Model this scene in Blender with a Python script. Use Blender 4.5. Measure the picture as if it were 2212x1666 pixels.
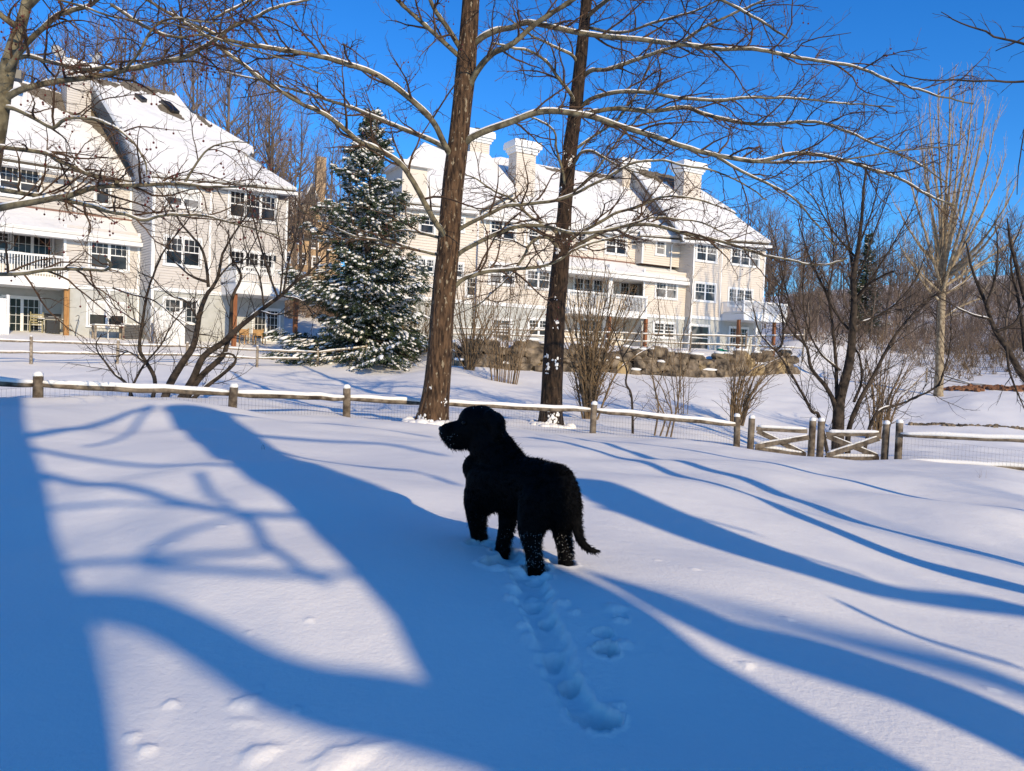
import bpy, math, random
import numpy as np
from mathutils import Vector, noise as mnoise
R_ = math.radians
for o in list(bpy.data.objects): bpy.data.objects.remove(o)
SC = bpy.context.scene; COL = SC.collection
rng = np.random.default_rng(7)

# ------------------------------------------------------------------ camera
CZ = 1.0
FPX, UC, VC = 1650.0, 1106.0, 833.0
PITCH, ROLL = R_(2.33), R_(2.35)
Fw = np.array([0, math.cos(PITCH), -math.sin(PITCH)])
U0 = np.array([0, math.sin(PITCH), math.cos(PITCH)])
X0 = np.array([1.0, 0, 0])
CX = math.cos(ROLL)*X0 + math.sin(ROLL)*U0
CY = -math.sin(ROLL)*X0 + math.cos(ROLL)*U0
CAMP = np.array([0, 0, CZ])
cd = bpy.data.cameras.new('camera'); cam = bpy.data.objects.new('camera', cd); COL.objects.link(cam)
cd.sensor_width = 36; cd.lens = FPX/2212*36; cd.clip_start = 0.05; cd.clip_end = 3000
from mathutils import Matrix
M = Matrix(((CX[0], CY[0], -Fw[0], 0), (CX[1], CY[1], -Fw[1], 0), (CX[2], CY[2], -Fw[2], CZ), (0, 0, 0, 1)))
cam.matrix_world = M
SC.camera = cam

# ------------------------------------------------------------------ sky, sun, exposure
SUN_EL, SUN_AZ = R_(25), R_(30)          # azimuth measured from behind the camera towards the right
SUN = np.array([math.sin(SUN_AZ)*math.cos(SUN_EL), -math.cos(SUN_AZ)*math.cos(SUN_EL), math.sin(SUN_EL)])
W = bpy.data.worlds.new('World'); SC.world = W; W.use_nodes = True
nt = W.node_tree; nt.nodes.clear()
sky = nt.nodes.new('ShaderNodeTexSky'); sky.sky_type = 'NISHITA'; sky.sun_disc = False
sky.sun_elevation = SUN_EL
sky.sun_rotation = math.atan2(SUN[0], SUN[1])
sky.altitude = 300; sky.air_density = 1.0; sky.dust_density = 0.3; sky.ozone_density = 3.0
gam = nt.nodes.new('ShaderNodeHueSaturation'); gam.inputs['Saturation'].default_value = 1.3
gam.inputs['Value'].default_value = 1.0
mul = nt.nodes.new('ShaderNodeMix'); mul.data_type = 'RGBA'; mul.blend_type = 'MULTIPLY'
mul.inputs[0].default_value = 1.0; mul.inputs[7].default_value = (0.48, 0.88, 1.22, 1)
bg = nt.nodes.new('ShaderNodeBackground'); bg.inputs['Strength'].default_value = 0.15
wo = nt.nodes.new('ShaderNodeOutputWorld')
nt.links.new(sky.outputs[0], gam.inputs['Color']); nt.links.new(gam.outputs[0], mul.inputs[6])
nt.links.new(mul.outputs[2], bg.inputs['Color']); nt.links.new(bg.outputs[0], wo.inputs[0])
sd = bpy.data.lights.new('sun', 'SUN'); sd.energy = 4.4; sd.angle = R_(0.53); sd.color = (1.0, 0.815, 0.55)
so = bpy.data.objects.new('sun', sd); COL.objects.link(so)
so.rotation_euler = Vector(SUN).to_track_quat('Z', 'Y').to_euler()
so.location = (10, -15, 20)
SC.view_settings.view_transform = 'Standard'; SC.view_settings.look = 'None'
SC.view_settings.exposure = 0.08; SC.view_settings.gamma = 1.0
SC.render.engine = 'CYCLES'
SC.cycles.max_bounces = 5; SC.cycles.diffuse_bounces = 3; SC.cycles.glossy_bounces = 2
SC.cycles.transmission_bounces = 2

# ------------------------------------------------------------------ pixel <-> world helpers (pixels of a 2212 wide picture)
def ray(u, v):
    return CX*((u-UC)/FPX) + CY*((VC-v)/FPX) + Fw
def P(u, v, d):
    r = ray(u, v); return CAMP + r*(d/r[1])

# ------------------------------------------------------------------ naming helpers
ROOTS = {}
def tag(o, label=None, cat=None, group=None, kind=None):
    if label: o['label'] = label
    if cat: o['category'] = cat
    if group: o['group'] = group
    if kind: o['kind'] = kind
    return o
def empty(name, loc, label=None, cat=None, group=None):
    o = bpy.data.objects.new(name, None); COL.objects.link(o)
    o.location = [float(a) for a in loc]; o.empty_display_size = 0.2
    ROOTS[o] = np.array(loc, float)
    return tag(o, label, cat, group)
class MB:
    def __init__(s): s.v = []; s.f = []; s.n = 0
    def add(s, v, f):
        v = np.asarray(v, float).reshape(-1, 3)
        f = np.asarray(f, int)
        if len(v) == 0 or len(f) == 0: return
        s.v.append(v); s.f.append(f + s.n); s.n += len(v)
    def quad(s, a, b, c, d): s.add([a, b, c, d], [[0, 1, 2, 3]])
    def box(s, o, ax, ay, az):
        """o corner, three edge vectors"""
        o, ax, ay, az = [np.asarray(t, float) for t in (o, ax, ay, az)]
        v = [o, o+ax, o+ax+ay, o+ay, o+az, o+ax+az, o+ax+ay+az, o+ay+az]
        f = [[0, 3, 2, 1], [4, 5, 6, 7], [0, 1, 5, 4], [1, 2, 6, 5], [2, 3, 7, 6], [3, 0, 4, 7]]
        if np.dot(np.cross(ax, ay), az) < 0: f = [q[::-1] for q in f]
        s.add(v, f)
    def cbox(s, c, sx, sy, sz, rz=0):
        e = np.array([math.cos(rz), math.sin(rz), 0]); n = np.array([-math.sin(rz), math.cos(rz), 0]); z = np.array([0, 0, 1.])
        s.box(np.asarray(c, float)-e*sx/2-n*sy/2-z*sz/2, e*sx, n*sy, z*sz)
    def tube(s, pts, rad, k=6, cap=True, squash=None):
        pts = np.asarray(pts, float); n = len(pts)
        rad = np.broadcast_to(np.asarray(rad, float), (n,))
        t = np.gradient(pts, axis=0); t /= (np.linalg.norm(t, axis=1)[:, None]+1e-9)
        ref = np.array([0, 0, 1.]) if abs(t[:, 2]).mean() < 0.8 else np.array([1., 0.1, 0])
        a = np.cross(t, ref); a /= (np.linalg.norm(a, axis=1)[:, None]+1e-9)
        b = np.cross(a, t)
        th = np.arange(k)*2*math.pi/k
        c, sn = np.cos(th), np.sin(th)
        V = pts[:, None, :] + rad[:, None, None]*(a[:, None, :]*c[None, :, None] + b[:, None, :]*sn[None, :, None]*(squash or 1))
        i = np.arange(n-1)[:, None]*k; j = np.arange(k)[None, :]; j2 = (j+1) % k
        F = np.stack([i+j, i+k+j, i+k+j2, i+j2], -1).reshape(-1, 4)
        base = s.n
        s.add(V.reshape(-1, 3), F)
        if cap and k > 3:
            s.v.append(np.array([pts[0], pts[-1]])); s.n += 2
            j = np.arange(k); j2 = (j+1) % k
            s.f.append(np.stack([base+j, base+j2, np.full(k, s.n-2), np.full(k, -1)], -1))
            s.f.append(np.stack([base+(n-1)*k+j2, base+(n-1)*k+j, np.full(k, s.n-1), np.full(k, -1)], -1))
    def blob(s, c, r, jit=0.0, seg=8, rings=5, sd=0):
        c = np.asarray(c, float); r = np.broadcast_to(np.asarray(r, float), (3,))
        v = [[0, 0, 1]]
        for i in range(1, rings):
            p = math.pi*i/rings
            for j in range(seg):
                q = 2*math.pi*j/seg; v.append([math.sin(p)*math.cos(q), math.sin(p)*math.sin(q), math.cos(p)])
        v.append([0, 0, -1]); v = np.array(v)
        if jit:
            g = np.random.default_rng(sd); v *= (1+jit*g.uniform(-1, 1, (len(v), 1)))
        F = []
        for j in range(seg): F.append([0, 1+j, 1+(j+1) % seg, -1])
        for i in range(rings-2):
            for j in range(seg):
                a = 1+i*seg+j; b = 1+i*seg+(j+1) % seg; F.append([a, a+seg, b+seg, b])
        L = len(v)-1; a0 = 1+(rings-2)*seg
        for j in range(seg): F.append([a0+j, L, a0+(j+1) % seg, -1])
        F = np.array(F); base = s.n
        s.v.append(v*r+c); s.n += len(v); s.f.append(np.where(F >= 0, F+base, -1))
    def build(s, name, mat, parent=None, smooth=False, link=True):
        if s.n == 0: return None
        V = np.concatenate(s.v)
        root = parent
        while root is not None and root.parent is not None: root = root.parent
        if root is not None: V = V - ROOTS.get(root, np.zeros(3))
        sizes, loops = [], []
        for f in s.f:
            if f.shape[1] == 3 or (f[:, -1] >= 0).all():
                sizes.append(np.full(len(f), f.shape[1])); loops.append(f.reshape(-1))
            else:
                m = f[:, -1] >= 0
                for sub in (f[m], f[~m][:, :3]):
                    if len(sub): sizes.append(np.full(len(sub), sub.shape[1])); loops.append(sub.reshape(-1))
        sizes = np.concatenate(sizes); loops = np.concatenate(loops)
        me = bpy.data.meshes.new(name)
        me.vertices.add(len(V)); me.vertices.foreach_set('co', V.reshape(-1).astype(np.float32))
        me.loops.add(len(loops)); me.loops.foreach_set('vertex_index', loops.astype(np.int32))
        me.polygons.add(len(sizes)); st = np.concatenate([[0], np.cumsum(sizes)[:-1]])
        me.polygons.foreach_set('loop_start', st.astype(np.int32))
        me.polygons.foreach_set('loop_total', sizes.astype(np.int32))
        me.polygons.foreach_set('use_smooth', np.full(len(sizes), smooth))
        me.update(calc_edges=True); me.validate()
        me.materials.append(mat)
        o = bpy.data.objects.new(name, me); COL.objects.link(o)
        if parent is not None: o.parent = parent
        return o
def copy_tree(o, parent=None):
    c = o.copy(); COL.objects.link(c); c.parent = parent
    for ch in list(o.children): copy_tree(ch, c)
    return c

# ------------------------------------------------------------------ materials
def mat(name, col, rough=0.8, spec=0.3, metal=0.0):
    m = bpy.data.materials.new(name); m.use_nodes = True
    b = m.node_tree.nodes['Principled BSDF']
    b.inputs['Base Color'].default_value = (*col, 1); b.inputs['Roughness'].default_value = rough
    b.inputs['Specular IOR Level'].default_value = spec; b.inputs['Metallic'].default_value = metal
    return m
def noisy(name, c1, c2, scale=5, stretch=(1, 1, 1), rough=0.85, bump=0.2, bdist=0.02, detail=5, pos=(0.35, 0.65), c3=None, s3=8, p3=(0.6, 0.68), stretch3=(1, 1, 1), spec=0.2):
    m = mat(name, c1, rough, spec); t = m.node_tree; b = t.nodes['Principled BSDF']
    tc = t.nodes.new('ShaderNodeTexCoord'); mp = t.nodes.new('ShaderNodeMapping'); mp.inputs['Scale'].default_value = stretch
    n = t.nodes.new('ShaderNodeTexNoise'); n.inputs['Scale'].default_value = scale; n.inputs['Detail'].default_value = detail
    r = t.nodes.new('ShaderNodeValToRGB'); r.color_ramp.elements[0].position = pos[0]; r.color_ramp.elements[1].position = pos[1]
    r.color_ramp.elements[0].color = (*c1, 1); r.color_ramp.elements[1].color = (*c2, 1)
    t.links.new(tc.outputs['Object'], mp.inputs[0]); t.links.new(mp.outputs[0], n.inputs['Vector']); t.links.new(n.outputs['Fac'], r.inputs[0])
    out = r.outputs[0]
    if c3:
        mp3 = t.nodes.new('ShaderNodeMapping'); mp3.inputs['Scale'].default_value = stretch3
        n3 = t.nodes.new('ShaderNodeTexNoise'); n3.inputs['Scale'].default_value = s3; n3.inputs['Detail'].default_value = 3
        r3 = t.nodes.new('ShaderNodeValToRGB'); r3.color_ramp.elements[0].position = p3[0]; r3.color_ramp.elements[1].position = p3[1]
        mx = t.nodes.new('ShaderNodeMix'); mx.data_type = 'RGBA'; mx.inputs[7].default_value = (*c3, 1)
        t.links.new(tc.outputs['Object'], mp3.inputs[0]); t.links.new(mp3.outputs[0], n3.inputs['Vector']); t.links.new(n3.outputs['Fac'], r3.inputs[0])
        t.links.new(r3.outputs[0], mx.inputs[0]); t.links.new(out, mx.inputs[6]); out = mx.outputs[2]
    t.links.new(out, b.inputs['Base Color'])
    if bump:
        bp = t.nodes.new('ShaderNodeBump'); bp.inputs['Strength'].default_value = bump; bp.inputs['Distance'].default_value = bdist
        t.links.new(n.outputs['Fac'], bp.inputs['Height']); t.links.new(bp.outputs[0], b.inputs['Normal'])
    return m
def glass_mat(name, col, curtain=None):
    m = mat(name, col, 0.08, 0.22)
    t = m.node_tree; b = t.nodes['Principled BSDF']
    tc = t.nodes.new('ShaderNodeTexCoord')
    n = t.nodes.new('ShaderNodeTexNoise'); n.inputs['Scale'].default_value = 0.9; n.inputs['Detail'].default_value = 2
    r = t.nodes.new('ShaderNodeValToRGB'); r.color_ramp.elements[0].position = 0.45; r.color_ramp.elements[1].position = 0.62
    r.color_ramp.elements[0].color = (*col, 1); r.color_ramp.elements[1].color = (*(curtain or [c*2.5 for c in col]), 1)
    t.links.new(tc.outputs['Object'], n.inputs['Vector']); t.links.new(n.outputs['Fac'], r.inputs[0]); t.links.new(r.outputs[0], b.inputs['Base Color'])
    return m
MAT = {}
def snowmat(name, base=(0.82, 0.79, 0.735), bs=60, bd=0.004, big=True):
    m = mat(name, base, 0.75, 0.25); t = m.node_tree; b = t.nodes['Principled BSDF']
    tc = t.nodes.new('ShaderNodeTexCoord')
    n = t.nodes.new('ShaderNodeTexNoise'); n.inputs['Scale'].default_value = bs; n.inputs['Detail'].default_value = 6
    n.inputs['Roughness'].default_value = 0.65
    bp = t.nodes.new('ShaderNodeBump'); bp.inputs['Strength'].default_value = 0.7; bp.inputs['Distance'].default_value = bd
    t.links.new(tc.outputs['Object'], n.inputs['Vector']); t.links.new(n.outputs['Fac'], bp.inputs['Height'])
    nrm = bp.outputs[0]
    if big:
        n2 = t.nodes.new('ShaderNodeTexNoise'); n2.inputs['Scale'].default_value = 4.0; n2.inputs['Detail'].default_value = 4
        b2 = t.nodes.new('ShaderNodeBump'); b2.inputs['Strength'].default_value = 0.35; b2.inputs['Distance'].default_value = 0.03
        t.links.new(tc.outputs['Object'], n2.inputs['Vector']); t.links.new(n2.outputs['Fac'], b2.inputs['Height'])
        t.links.new(nrm, b2.inputs['Normal']); nrm = b2.outputs[0]
    t.links.new(nrm, b.inputs['Normal'])
    return m
MAT['snow'] = snowmat('snow'); MAT['snowcap'] = snowmat('snow_cap', (0.80, 0.785, 0.75), 25, 0.01, False)
MAT['roofsnow'] = snowmat('roof_snow', (0.76, 0.745, 0.715), 12, 0.02, True)
for n_ in MAT['roofsnow'].node_tree.nodes:
    if n_.type == 'TEX_NOISE' and n_.inputs['Scale'].default_value == 4.0: n_.inputs['Scale'].default_value = 0.45; n_.inputs['Detail'].default_value = 3
    if n_.type == 'BUMP' and abs(n_.inputs['Distance'].default_value-.03) < 1e-4: n_.inputs['Distance'].default_value = 0.5; n_.inputs['Strength'].default_value = .6
MAT['bark'] = noisy('sycamore_bark', (0.022, 0.013, 0.008), (0.12, 0.070, 0.038), 7, (3, 3, 0.7), bump=0.9, bdist=0.05, c3=(0.26, 0.21, 0.14), s3=11, p3=(0.62, 0.66), stretch3=(2.2, 2.2, 0.8))
MAT['barkpale'] = noisy('limb_bark', (0.07, 0.058, 0.036), (0.22, 0.19, 0.12), 9, (1, 1, 1), bump=0.4)
MAT['barkdark'] = noisy('dark_bark', (0.018, 0.014, 0.011), (0.07, 0.052, 0.038), 9, bump=0.4)
MAT['barktwig'] = noisy('twig_bark', (0.05, 0.028, 0.018), (0.12, 0.075, 0.045), 6, bump=0)
MAT['barkshrub'] = noisy('shrub_bark', (0.09, 0.06, 0.035), (0.22, 0.155, 0.09), 6, bump=0)
MAT['barkpoplar'] = noisy('pale_bark', (0.17, 0.125, 0.08), (0.36, 0.29, 0.19), 6, bump=0)
MAT['barkwood'] = noisy('wood_bark', (0.08, 0.06, 0.046), (0.20, 0.155, 0.12), 0.6, bump=0)
MAT['woodfence'] = noisy('weathered_wood', (0.07, 0.052, 0.036), (0.235, 0.19, 0.14), 8, (1, 1, 1), bump=0.5, bdist=0.01, c3=(0.035, 0.024, 0.018), s3=3.5, p3=(0.55, 0.7))
MAT['woodgrey'] = noisy('grey_wood', (0.15, 0.12, 0.09), (0.36, 0.30, 0.23), 10, bump=0.5, bdist=0.01)
MAT['wire'] = mat('wire', (0.10, 0.095, 0.085), 0.5, 0.4, 0.3)
# ------------------------------------------------------------------ terrain
WALL_A = P(960, 788, 37.6); WALL_B = P(1690, 806, 50.3)
wd = (WALL_B-WALL_A)[:2]; WLEN = np.linalg.norm(wd); wd = wd/WLEN; wn = np.array([-wd[1], wd[0]])
def wall_step(x, y):
    s = (x-WALL_A[0])*wd[0] + (y-WALL_A[1])*wd[1]
    t = (x-WALL_A[0])*wn[0] + (y-WALL_A[1])*wn[1]
    lat = np.clip((s+1.5)/4, 0, 1)*np.clip((WLEN+3.5-s)/5, 0, 1)
    k = np.clip((t-0.35)/0.6, 0, 1); k = k*k*(3-2*k)
    return 1.15*k*lat*np.clip(1-(t-6)/10, 0, 1)
CTL = [ # u, v, depth
 (0,1666,1.75),(550,1666,1.75),(1106,1666,1.74),(1650,1666,1.76),(2212,1666,1.80),
 (0,1300,2.75),(1100,1200,3.12),(500,1200,3.1),(1650,1250,3.25),(2212,1300,3.9),
 (0,1000,5.3),(500,1000,5.4),(1100,1030,5.4),(1650,1080,6.0),(2212,1150,6.2),
 (0,855,10.0),(82,857,10.0),(300,868,10.5),(500,880,11.0),(749,902,12.5),(930,915,13.3),(1280,937,14.5),(1592,962,14.6),(1940,995,13.6),(2212,1016,13.0),
 (250,925,7.5),(700,950,7.7),(1300,985,8.6),(1800,1040,8.6),
 (0,853,20),(250,850,20),(500,850,20.5),(750,875,21.5),(1000,880,21.5),(1250,905,21.5),(1450,925,21.5),
 (67,787,29),(253,788,31),(555,793,34),(685,790,37),(790,788,38.5),(860,765,43),
 (-100,736,34),(60,738,36),(160,738,38.5),(330,738,41.5),(630,738,47),(760,745,44),
 (960,789,37.4),(1200,800,41.2),(1500,812,46.6),(1680,807,49.8),(1100,840,31),(1500,860,32),
 (1800,915,31),(2000,920,31.5),(2212,930,31.5),(1700,985,20.5),(1990,985,20.3),(2212,1005,19.3),(1600,955,21),
 (2030,855,44),(2212,848,44),(1850,850,42),(2100,872,38),(1780,800,54),(2000,790,58),(2212,770,60),(2100,730,78),(1850,730,72),(1720,730,66),
 (1720,680,100),(1900,665,110),(2150,655,110),(1700,640,150),(2212,610,150),(1900,630,150),(2212,600,240),(1900,620,240),
 (700,690,56),(680,620,82),(720,600,110),(640,590,130),(1000,680,110),(300,600,90),(0,590,90),(-300,580,90),(900,640,200),(100,560,200)]
cp, cz = [], []
for u, v, d in CTL:
    p = P(u, v, d); z = p[2]-wall_step(p[0], p[1]); cp.append((p[0], p[1])); cz.append(z)
for (x, y, z) in [(0,0.4,.02),(-3,0,.05),(3,0,-.05),(0,-6,0),(-8,-6,.3),(8,-6,-.2),(0,-30,0),(-40,-30,1),(40,-30,-1),(-40,10,1),(40,10,-1.6),(-60,40,2),(70,50,2),(-250,0,5),(250,0,5),(0,-300,0),(0,420,16),(-300,300,16),(300,300,24),(300,-200,0),(-300,-200,0),
    # behind the blocks: level with their back doors
    (14,62,1.6),(22,66,2.6),(0,55,1.3),(-10,56,1.6),(-24,50,1.6),(-32,46,1.6),(-40,42,1.5)]:
    cp.append((x, y)); cz.append(z)
cp = np.array(cp); cz = np.array(cz)
def warp(x, y):
    r = np.sqrt(x*x+y*y+0.6); k = np.log(r+1.5)/r
    return np.stack([x*k, y*k], -1)
wc = warp(cp[:, 0], cp[:, 1])
def kern(r): return np.where(r > 1e-9, r*r*np.log(np.maximum(r, 1e-9)), 0.0)
n_ = len(wc); Amat = np.zeros((n_+3, n_+3))
Amat[:n_, :n_] = kern(np.linalg.norm(wc[:, None]-wc[None], axis=2)) + np.eye(n_)*0.0008
Amat[:n_, n_] = 1; Amat[:n_, n_+1:] = wc; Amat[n_, :n_] = 1; Amat[n_+1:, :n_] = wc.T
coef = np.linalg.solve(Amat, np.concatenate([cz, np.zeros(3)]))
def ground(x, y):
    x = np.asarray(x, float); y = np.asarray(y, float); sh = x.shape
    w = warp(x.ravel(), y.ravel()); out = np.zeros(len(w))
    for i in range(0, len(w), 50000):
        q = w[i:i+50000]
        out[i:i+50000] = kern(np.linalg.norm(q[:, None]-wc[None], axis=2))@coef[:n_] + coef[n_] + q@coef[n_+1:]
    out = out.reshape(sh)
    return out + wall_step(x, y)
def gz(x, y): return float(ground(np.array([x]), np.array([y]))[0])
_dd = np.geomspace(0.7, 400, 900)
def G(u, v):
    """where the sight line through a pixel meets the snow"""
    r = ray(u, v); r = r/r[1]
    pts = CAMP + r*_dd[:, None]
    h = pts[:, 2]-ground(pts[:, 0], pts[:, 1])
    i = np.argmax(h < 0)
    if not (h < 0).any(): return pts[-1]
    if i == 0: return pts[0]
    t = h[i-1]/(h[i-1]-h[i]); return pts[i-1]+(pts[i]-pts[i-1])*t
def on(u, v, d):
    """a foot on the snow straight below/above the pixel at this depth"""
    p = P(u, v, d); p[2] = gz(p[0], p[1]); return p

def build_ground():
    th = np.concatenate([np.linspace(-math.pi, -0.80, 46)[:-1], np.linspace(-0.80, 0.80, 860), np.linspace(0.80, math.pi, 46)[1:-1]])
    rr = np.concatenate([np.linspace(0.02, 1.2, 14)[:-1], np.arange(1.2, 4.4, 0.0105), np.geomspace(4.41, 16, 190), np.geomspace(16.1, 80, 190), np.geomspace(82, 900, 60)])
    T, Rr = np.meshgrid(th, rr); X = np.sin(T)*Rr; Y = np.cos(T)*Rr
    Z = ground(X, Y)
    # soft drifts
    g2 = np.random.default_rng(3)
    for k in range(26):
        wl = g2.uniform(0.6, 3.2); a = g2.uniform(0, math.pi); ph = g2.uniform(0, 6.28)
        amp = 0.0035*wl
        Z += amp*np.sin((X*math.cos(a)+Y*math.sin(a))*2*math.pi/wl+ph)*np.exp(-((Rr-0)/60)**2)
    near = Rr < 6
    def trench(pts, ru, depth, sharp=.30):
        Q = np.array([G(u, v) for u, v in pts]); m = near & (X > Q[:, 0].min()-.3) & (X < Q[:, 0].max()+.3) & (Y > Q[:, 1].min()-.3) & (Y < Q[:, 1].max()+.3)
        x, y = X[m], Y[m]; best = np.full(x.shape, 9.0)
        for i in range(len(Q)-1):
            a, b = Q[i, :2], Q[i+1, :2]; ab = b-a; t = np.clip(((x-a[0])*ab[0]+(y-a[1])*ab[1])/(ab@ab), 0, 1)
            best = np.minimum(best, np.hypot(x-a[0]-ab[0]*t, y-a[1]-ab[1]*t)/(ru/FPX*np.linalg.norm(Q[i, :2]+ab/2)))
        best *= 1+.12*np.sin(x*41+y*23)+.08*np.sin(x*97-y*71)
        Z[m] -= depth/(1+np.exp((best-1)/sharp*1.6))
        Z[m] += depth*.12*np.exp(-((best-1.5)/.25)**2)
    trench([(1140,1255),(1150,1310),(1172,1360),(1190,1410),(1215,1470),(1245,1520),(1285,1565)], 30, .028)
    trench([(1110,1225),(1095,1190),(1050,1175)], 20, .03)
    def hump(u, v, ru, h, asp=1.0, ang=0.0, rag=0.0):
        p = G(u, v); d = np.linalg.norm(p[:2]); r = ru/FPX*d
        m = near & (np.abs(X-p[0]) < r*4*max(1, asp)) & (np.abs(Y-p[1]) < r*4*max(1, asp))
        dx = X[m]-p[0]; dy = Y[m]-p[1]; c, s = math.cos(ang), math.sin(ang)
        a = (dx*c+dy*s)/asp; b = -dx*s+dy*c
        q = np.sqrt(a*a+b*b)/r
        if rag: q = q*(1+rag*np.sin(np.arctan2(b, a)*3+u)+rag*0.7*np.sin(np.arctan2(b, a)*7+v))
        prof = 1/(1+np.exp((q-1)*(5 if h > 0 else 9)))
        Z[m] += h*(0.55 if h < 0 else 0.62)*prof
        if h < -0.02:
            Z[m] += -h*0.09*np.exp(-((q-1.35)/0.22)**2)
    # clods fallen from the branches
    for (u, v, r, h, asp, ang) in [(370,1510,11,.016,1.3,0),(530,1508,18,.022,1.4,.3),(640,1524,9,.012,1.2,0),(558,1608,22,.022,1.6,.5),(740,1620,34,.028,2.0,.45),
        (285,1576,12,.014,1.2,0),(318,1601,13,.016,1.3,0),(536,1371,6,.010,1.4,0),(667,1348,7,.010,1.4,0),(368,1186,6,.008,1.5,0),(332,1190,5,.007,1.4,0),(475,1150,6,.008,1.7,0),
        (1612,1470,11,.014,1.2,0),(1700,1355,8,.01,1.3,0),(2140,1510,10,.010,1.6,0),(520,1546,12,.008,2.5,0),(1500,1246,7,.008,1.5,0),(1418,1218,5,.006,1.5,0),(560,1480,8,.008,1.3,0)]:
        hump(u, v, r, h, asp, ang, 0.12)
    # paw holes, newest by the dog
    for (u, v, r, d, asp, ang) in [(1088,1222,34,-.10,1.15,.4),(1036,1176,22,-.06,1.2,0),(1088,1192,18,-.06,1.2,0),(1158,1240,22,-.06,1.1,0),(1214,1220,24,-.06,1.1,0),
        (1165,1262,20,-.05,1.2,.6),(1150,1320,18,-.05,1.25,1.2),(1182,1356,16,-.04,1.2,1.2),(1195,1430,20,-.05,1.5,1.4),(1232,1482,20,-.07,1.2,1.2),
        (1308,1428,22,-.13,1.0,0),(1302,1395,17,-.05,1.1,0),(1305,1568,30,-.12,1.1,0.2),(1268,1548,26,-.05,1.5,0.2),(1340,1365,12,-.03,1.1,0)]:
        hump(u, v, r, d, asp, ang, 0.07)
    for (u, v, r, h) in [(1110,1285,12,.02),(1105,1310,10,.02),(1215,1330,12,.022),(1325,1345,16,.02),(1130,1370,10,.02),(1150,1300,9,.015),(1340,1372,12,.018),(1345,1420,14,.018),(1240,1350,9,.016),
        (1060,1215,10,.02),(1185,1232,10,.02),(1130,1210,9,.016),(1075,1240,13,.018),(1190,1300,9,.014),(1145,1390,9,.014),(1335,1540,12,.02)]:
        hump(u, v, r, h, 1.2, 0.3, 0.15)
    nr, ntc = X.shape
    V = np.stack([X, Y, Z], -1).reshape(-1, 3)
    i = np.arange(nr-1)[:, None]*ntc; j = np.arange(ntc)[None, :]; j2 = (j+1) % ntc
    F = np.stack([i+j, i+j2, i+ntc+j2, i+ntc+j], -1).reshape(-1, 4)[:, ::-1]
    mb = MB(); mb.add(V, F)
    c = len(V); mb.v.append(np.array([[0, 0, gz(0, 0)]])); mb.n += 1
    j = np.arange(ntc); mb.f.append(np.stack([j, (j+1) % ntc, np.full(ntc, c)], -1))
    o = mb.build('snow_ground', MAT['snow'], smooth=True)
    tag(o, kind='structure')
build_ground()
# ------------------------------------------------------------------ branch machinery
def smooth_path(pts, rad, step):
    pts = np.asarray(pts, float); rad = np.asarray(rad, float)
    if len(pts) > 2:
        P0 = np.vstack([2*pts[0]-pts[1], pts, 2*pts[-1]-pts[-2]]); out = []; ro = []
        for i in range(len(pts)-1):
            a, b, c, d = P0[i:i+4]; n = max(2, int(np.linalg.norm(c-b)/step))
            t = (np.arange(n)/n)[:, None]
            out.append(0.5*((2*b)+(-a+c)*t+(2*a-5*b+4*c-d)*t*t+(-a+3*b-3*c+d)*t**3)); ro.append(rad[i]+(rad[i+1]-rad[i])*t[:, 0])
        out.append(pts[-1:]); ro.append(rad[-1:]); return np.vstack(out), np.concatenate(ro)
    n = max(2, int(np.linalg.norm(pts[1]-pts[0])/step)); t = np.linspace(0, 1, n+1)
    return pts[0]+(pts[1]-pts[0])*t[:, None], rad[0]+(rad[1]-rad[0])*t
def unit(v): return v/(np.linalg.norm(v)+1e-9)
def grow(g, start, d, length, r0, r1, nseg, wob, bias):
    """wandering twig; bias = constant pull added to the heading"""
    pts = [start]; L = length/nseg
    for i in range(nseg):
        d = unit(d + g.normal(0, wob, 3) + bias); pts.append(pts[-1]+d*L)
    return np.array(pts), np.linspace(r0, r1, nseg+1)
def twigs(g, mb, path, rad, levels, cfg, lvl=0, tmin=0.15, ends=None):
    """spawn side branches along a path, recursively"""
    seg = np.linalg.norm(np.diff(path, axis=0), axis=1); cum = np.concatenate([[0], np.cumsum(seg)]); L = cum[-1]
    c = cfg[lvl]; s = max(L*tmin, c['gap']*g.uniform(0.3, 1)); side = g.choice([-1, 1])
    while s < L*0.985:
        i = min(np.searchsorted(cum, s)-1, len(path)-2); i = max(i, 0)
        p = path[i]+(path[i+1]-path[i])*((s-cum[i])/(seg[i]+1e-9)); t = unit(path[i+1]-path[i])
        rr = rad[i]
        perp = unit(np.cross(t, g.normal(0, 1, 3)))
        if c.get('flat'):
            h = unit(np.cross(t, [0, 0, 1.0])); perp = unit(h*side*g.uniform(0.5, 1)+np.array([0, 0, 1])*g.uniform(-0.5, 0.9)+perp*0.4)
        side = -side
        ang = g.uniform(*c['ang']); d = unit(t*math.cos(ang)+perp*math.sin(ang))
        ln = c['len']*g.uniform(0.35, 1.0)*(1-0.35*s/L); ln = min(ln, (L-s)*1.6+c['len']*0.35)
        r0 = min(rr*0.65, c['rad']); r1 = c.get('tip', r0*0.45)
        pa, ra = grow(g, p, d, ln, r0, min(r1, r0), c['seg'], c['wob'], np.array(c.get('bias', (0, 0, 0)), float))
        mb.tube(pa, ra, k=c.get('k', 3), cap=False)
        if ends is not None and lvl >= levels-1: ends.append(pa[-1])
        if lvl+1 < levels: twigs(g, mb, pa, ra, levels, cfg, lvl+1, 0.12, ends)
        s += c['gap']*g.uniform(0.5, 1.5)
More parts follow.
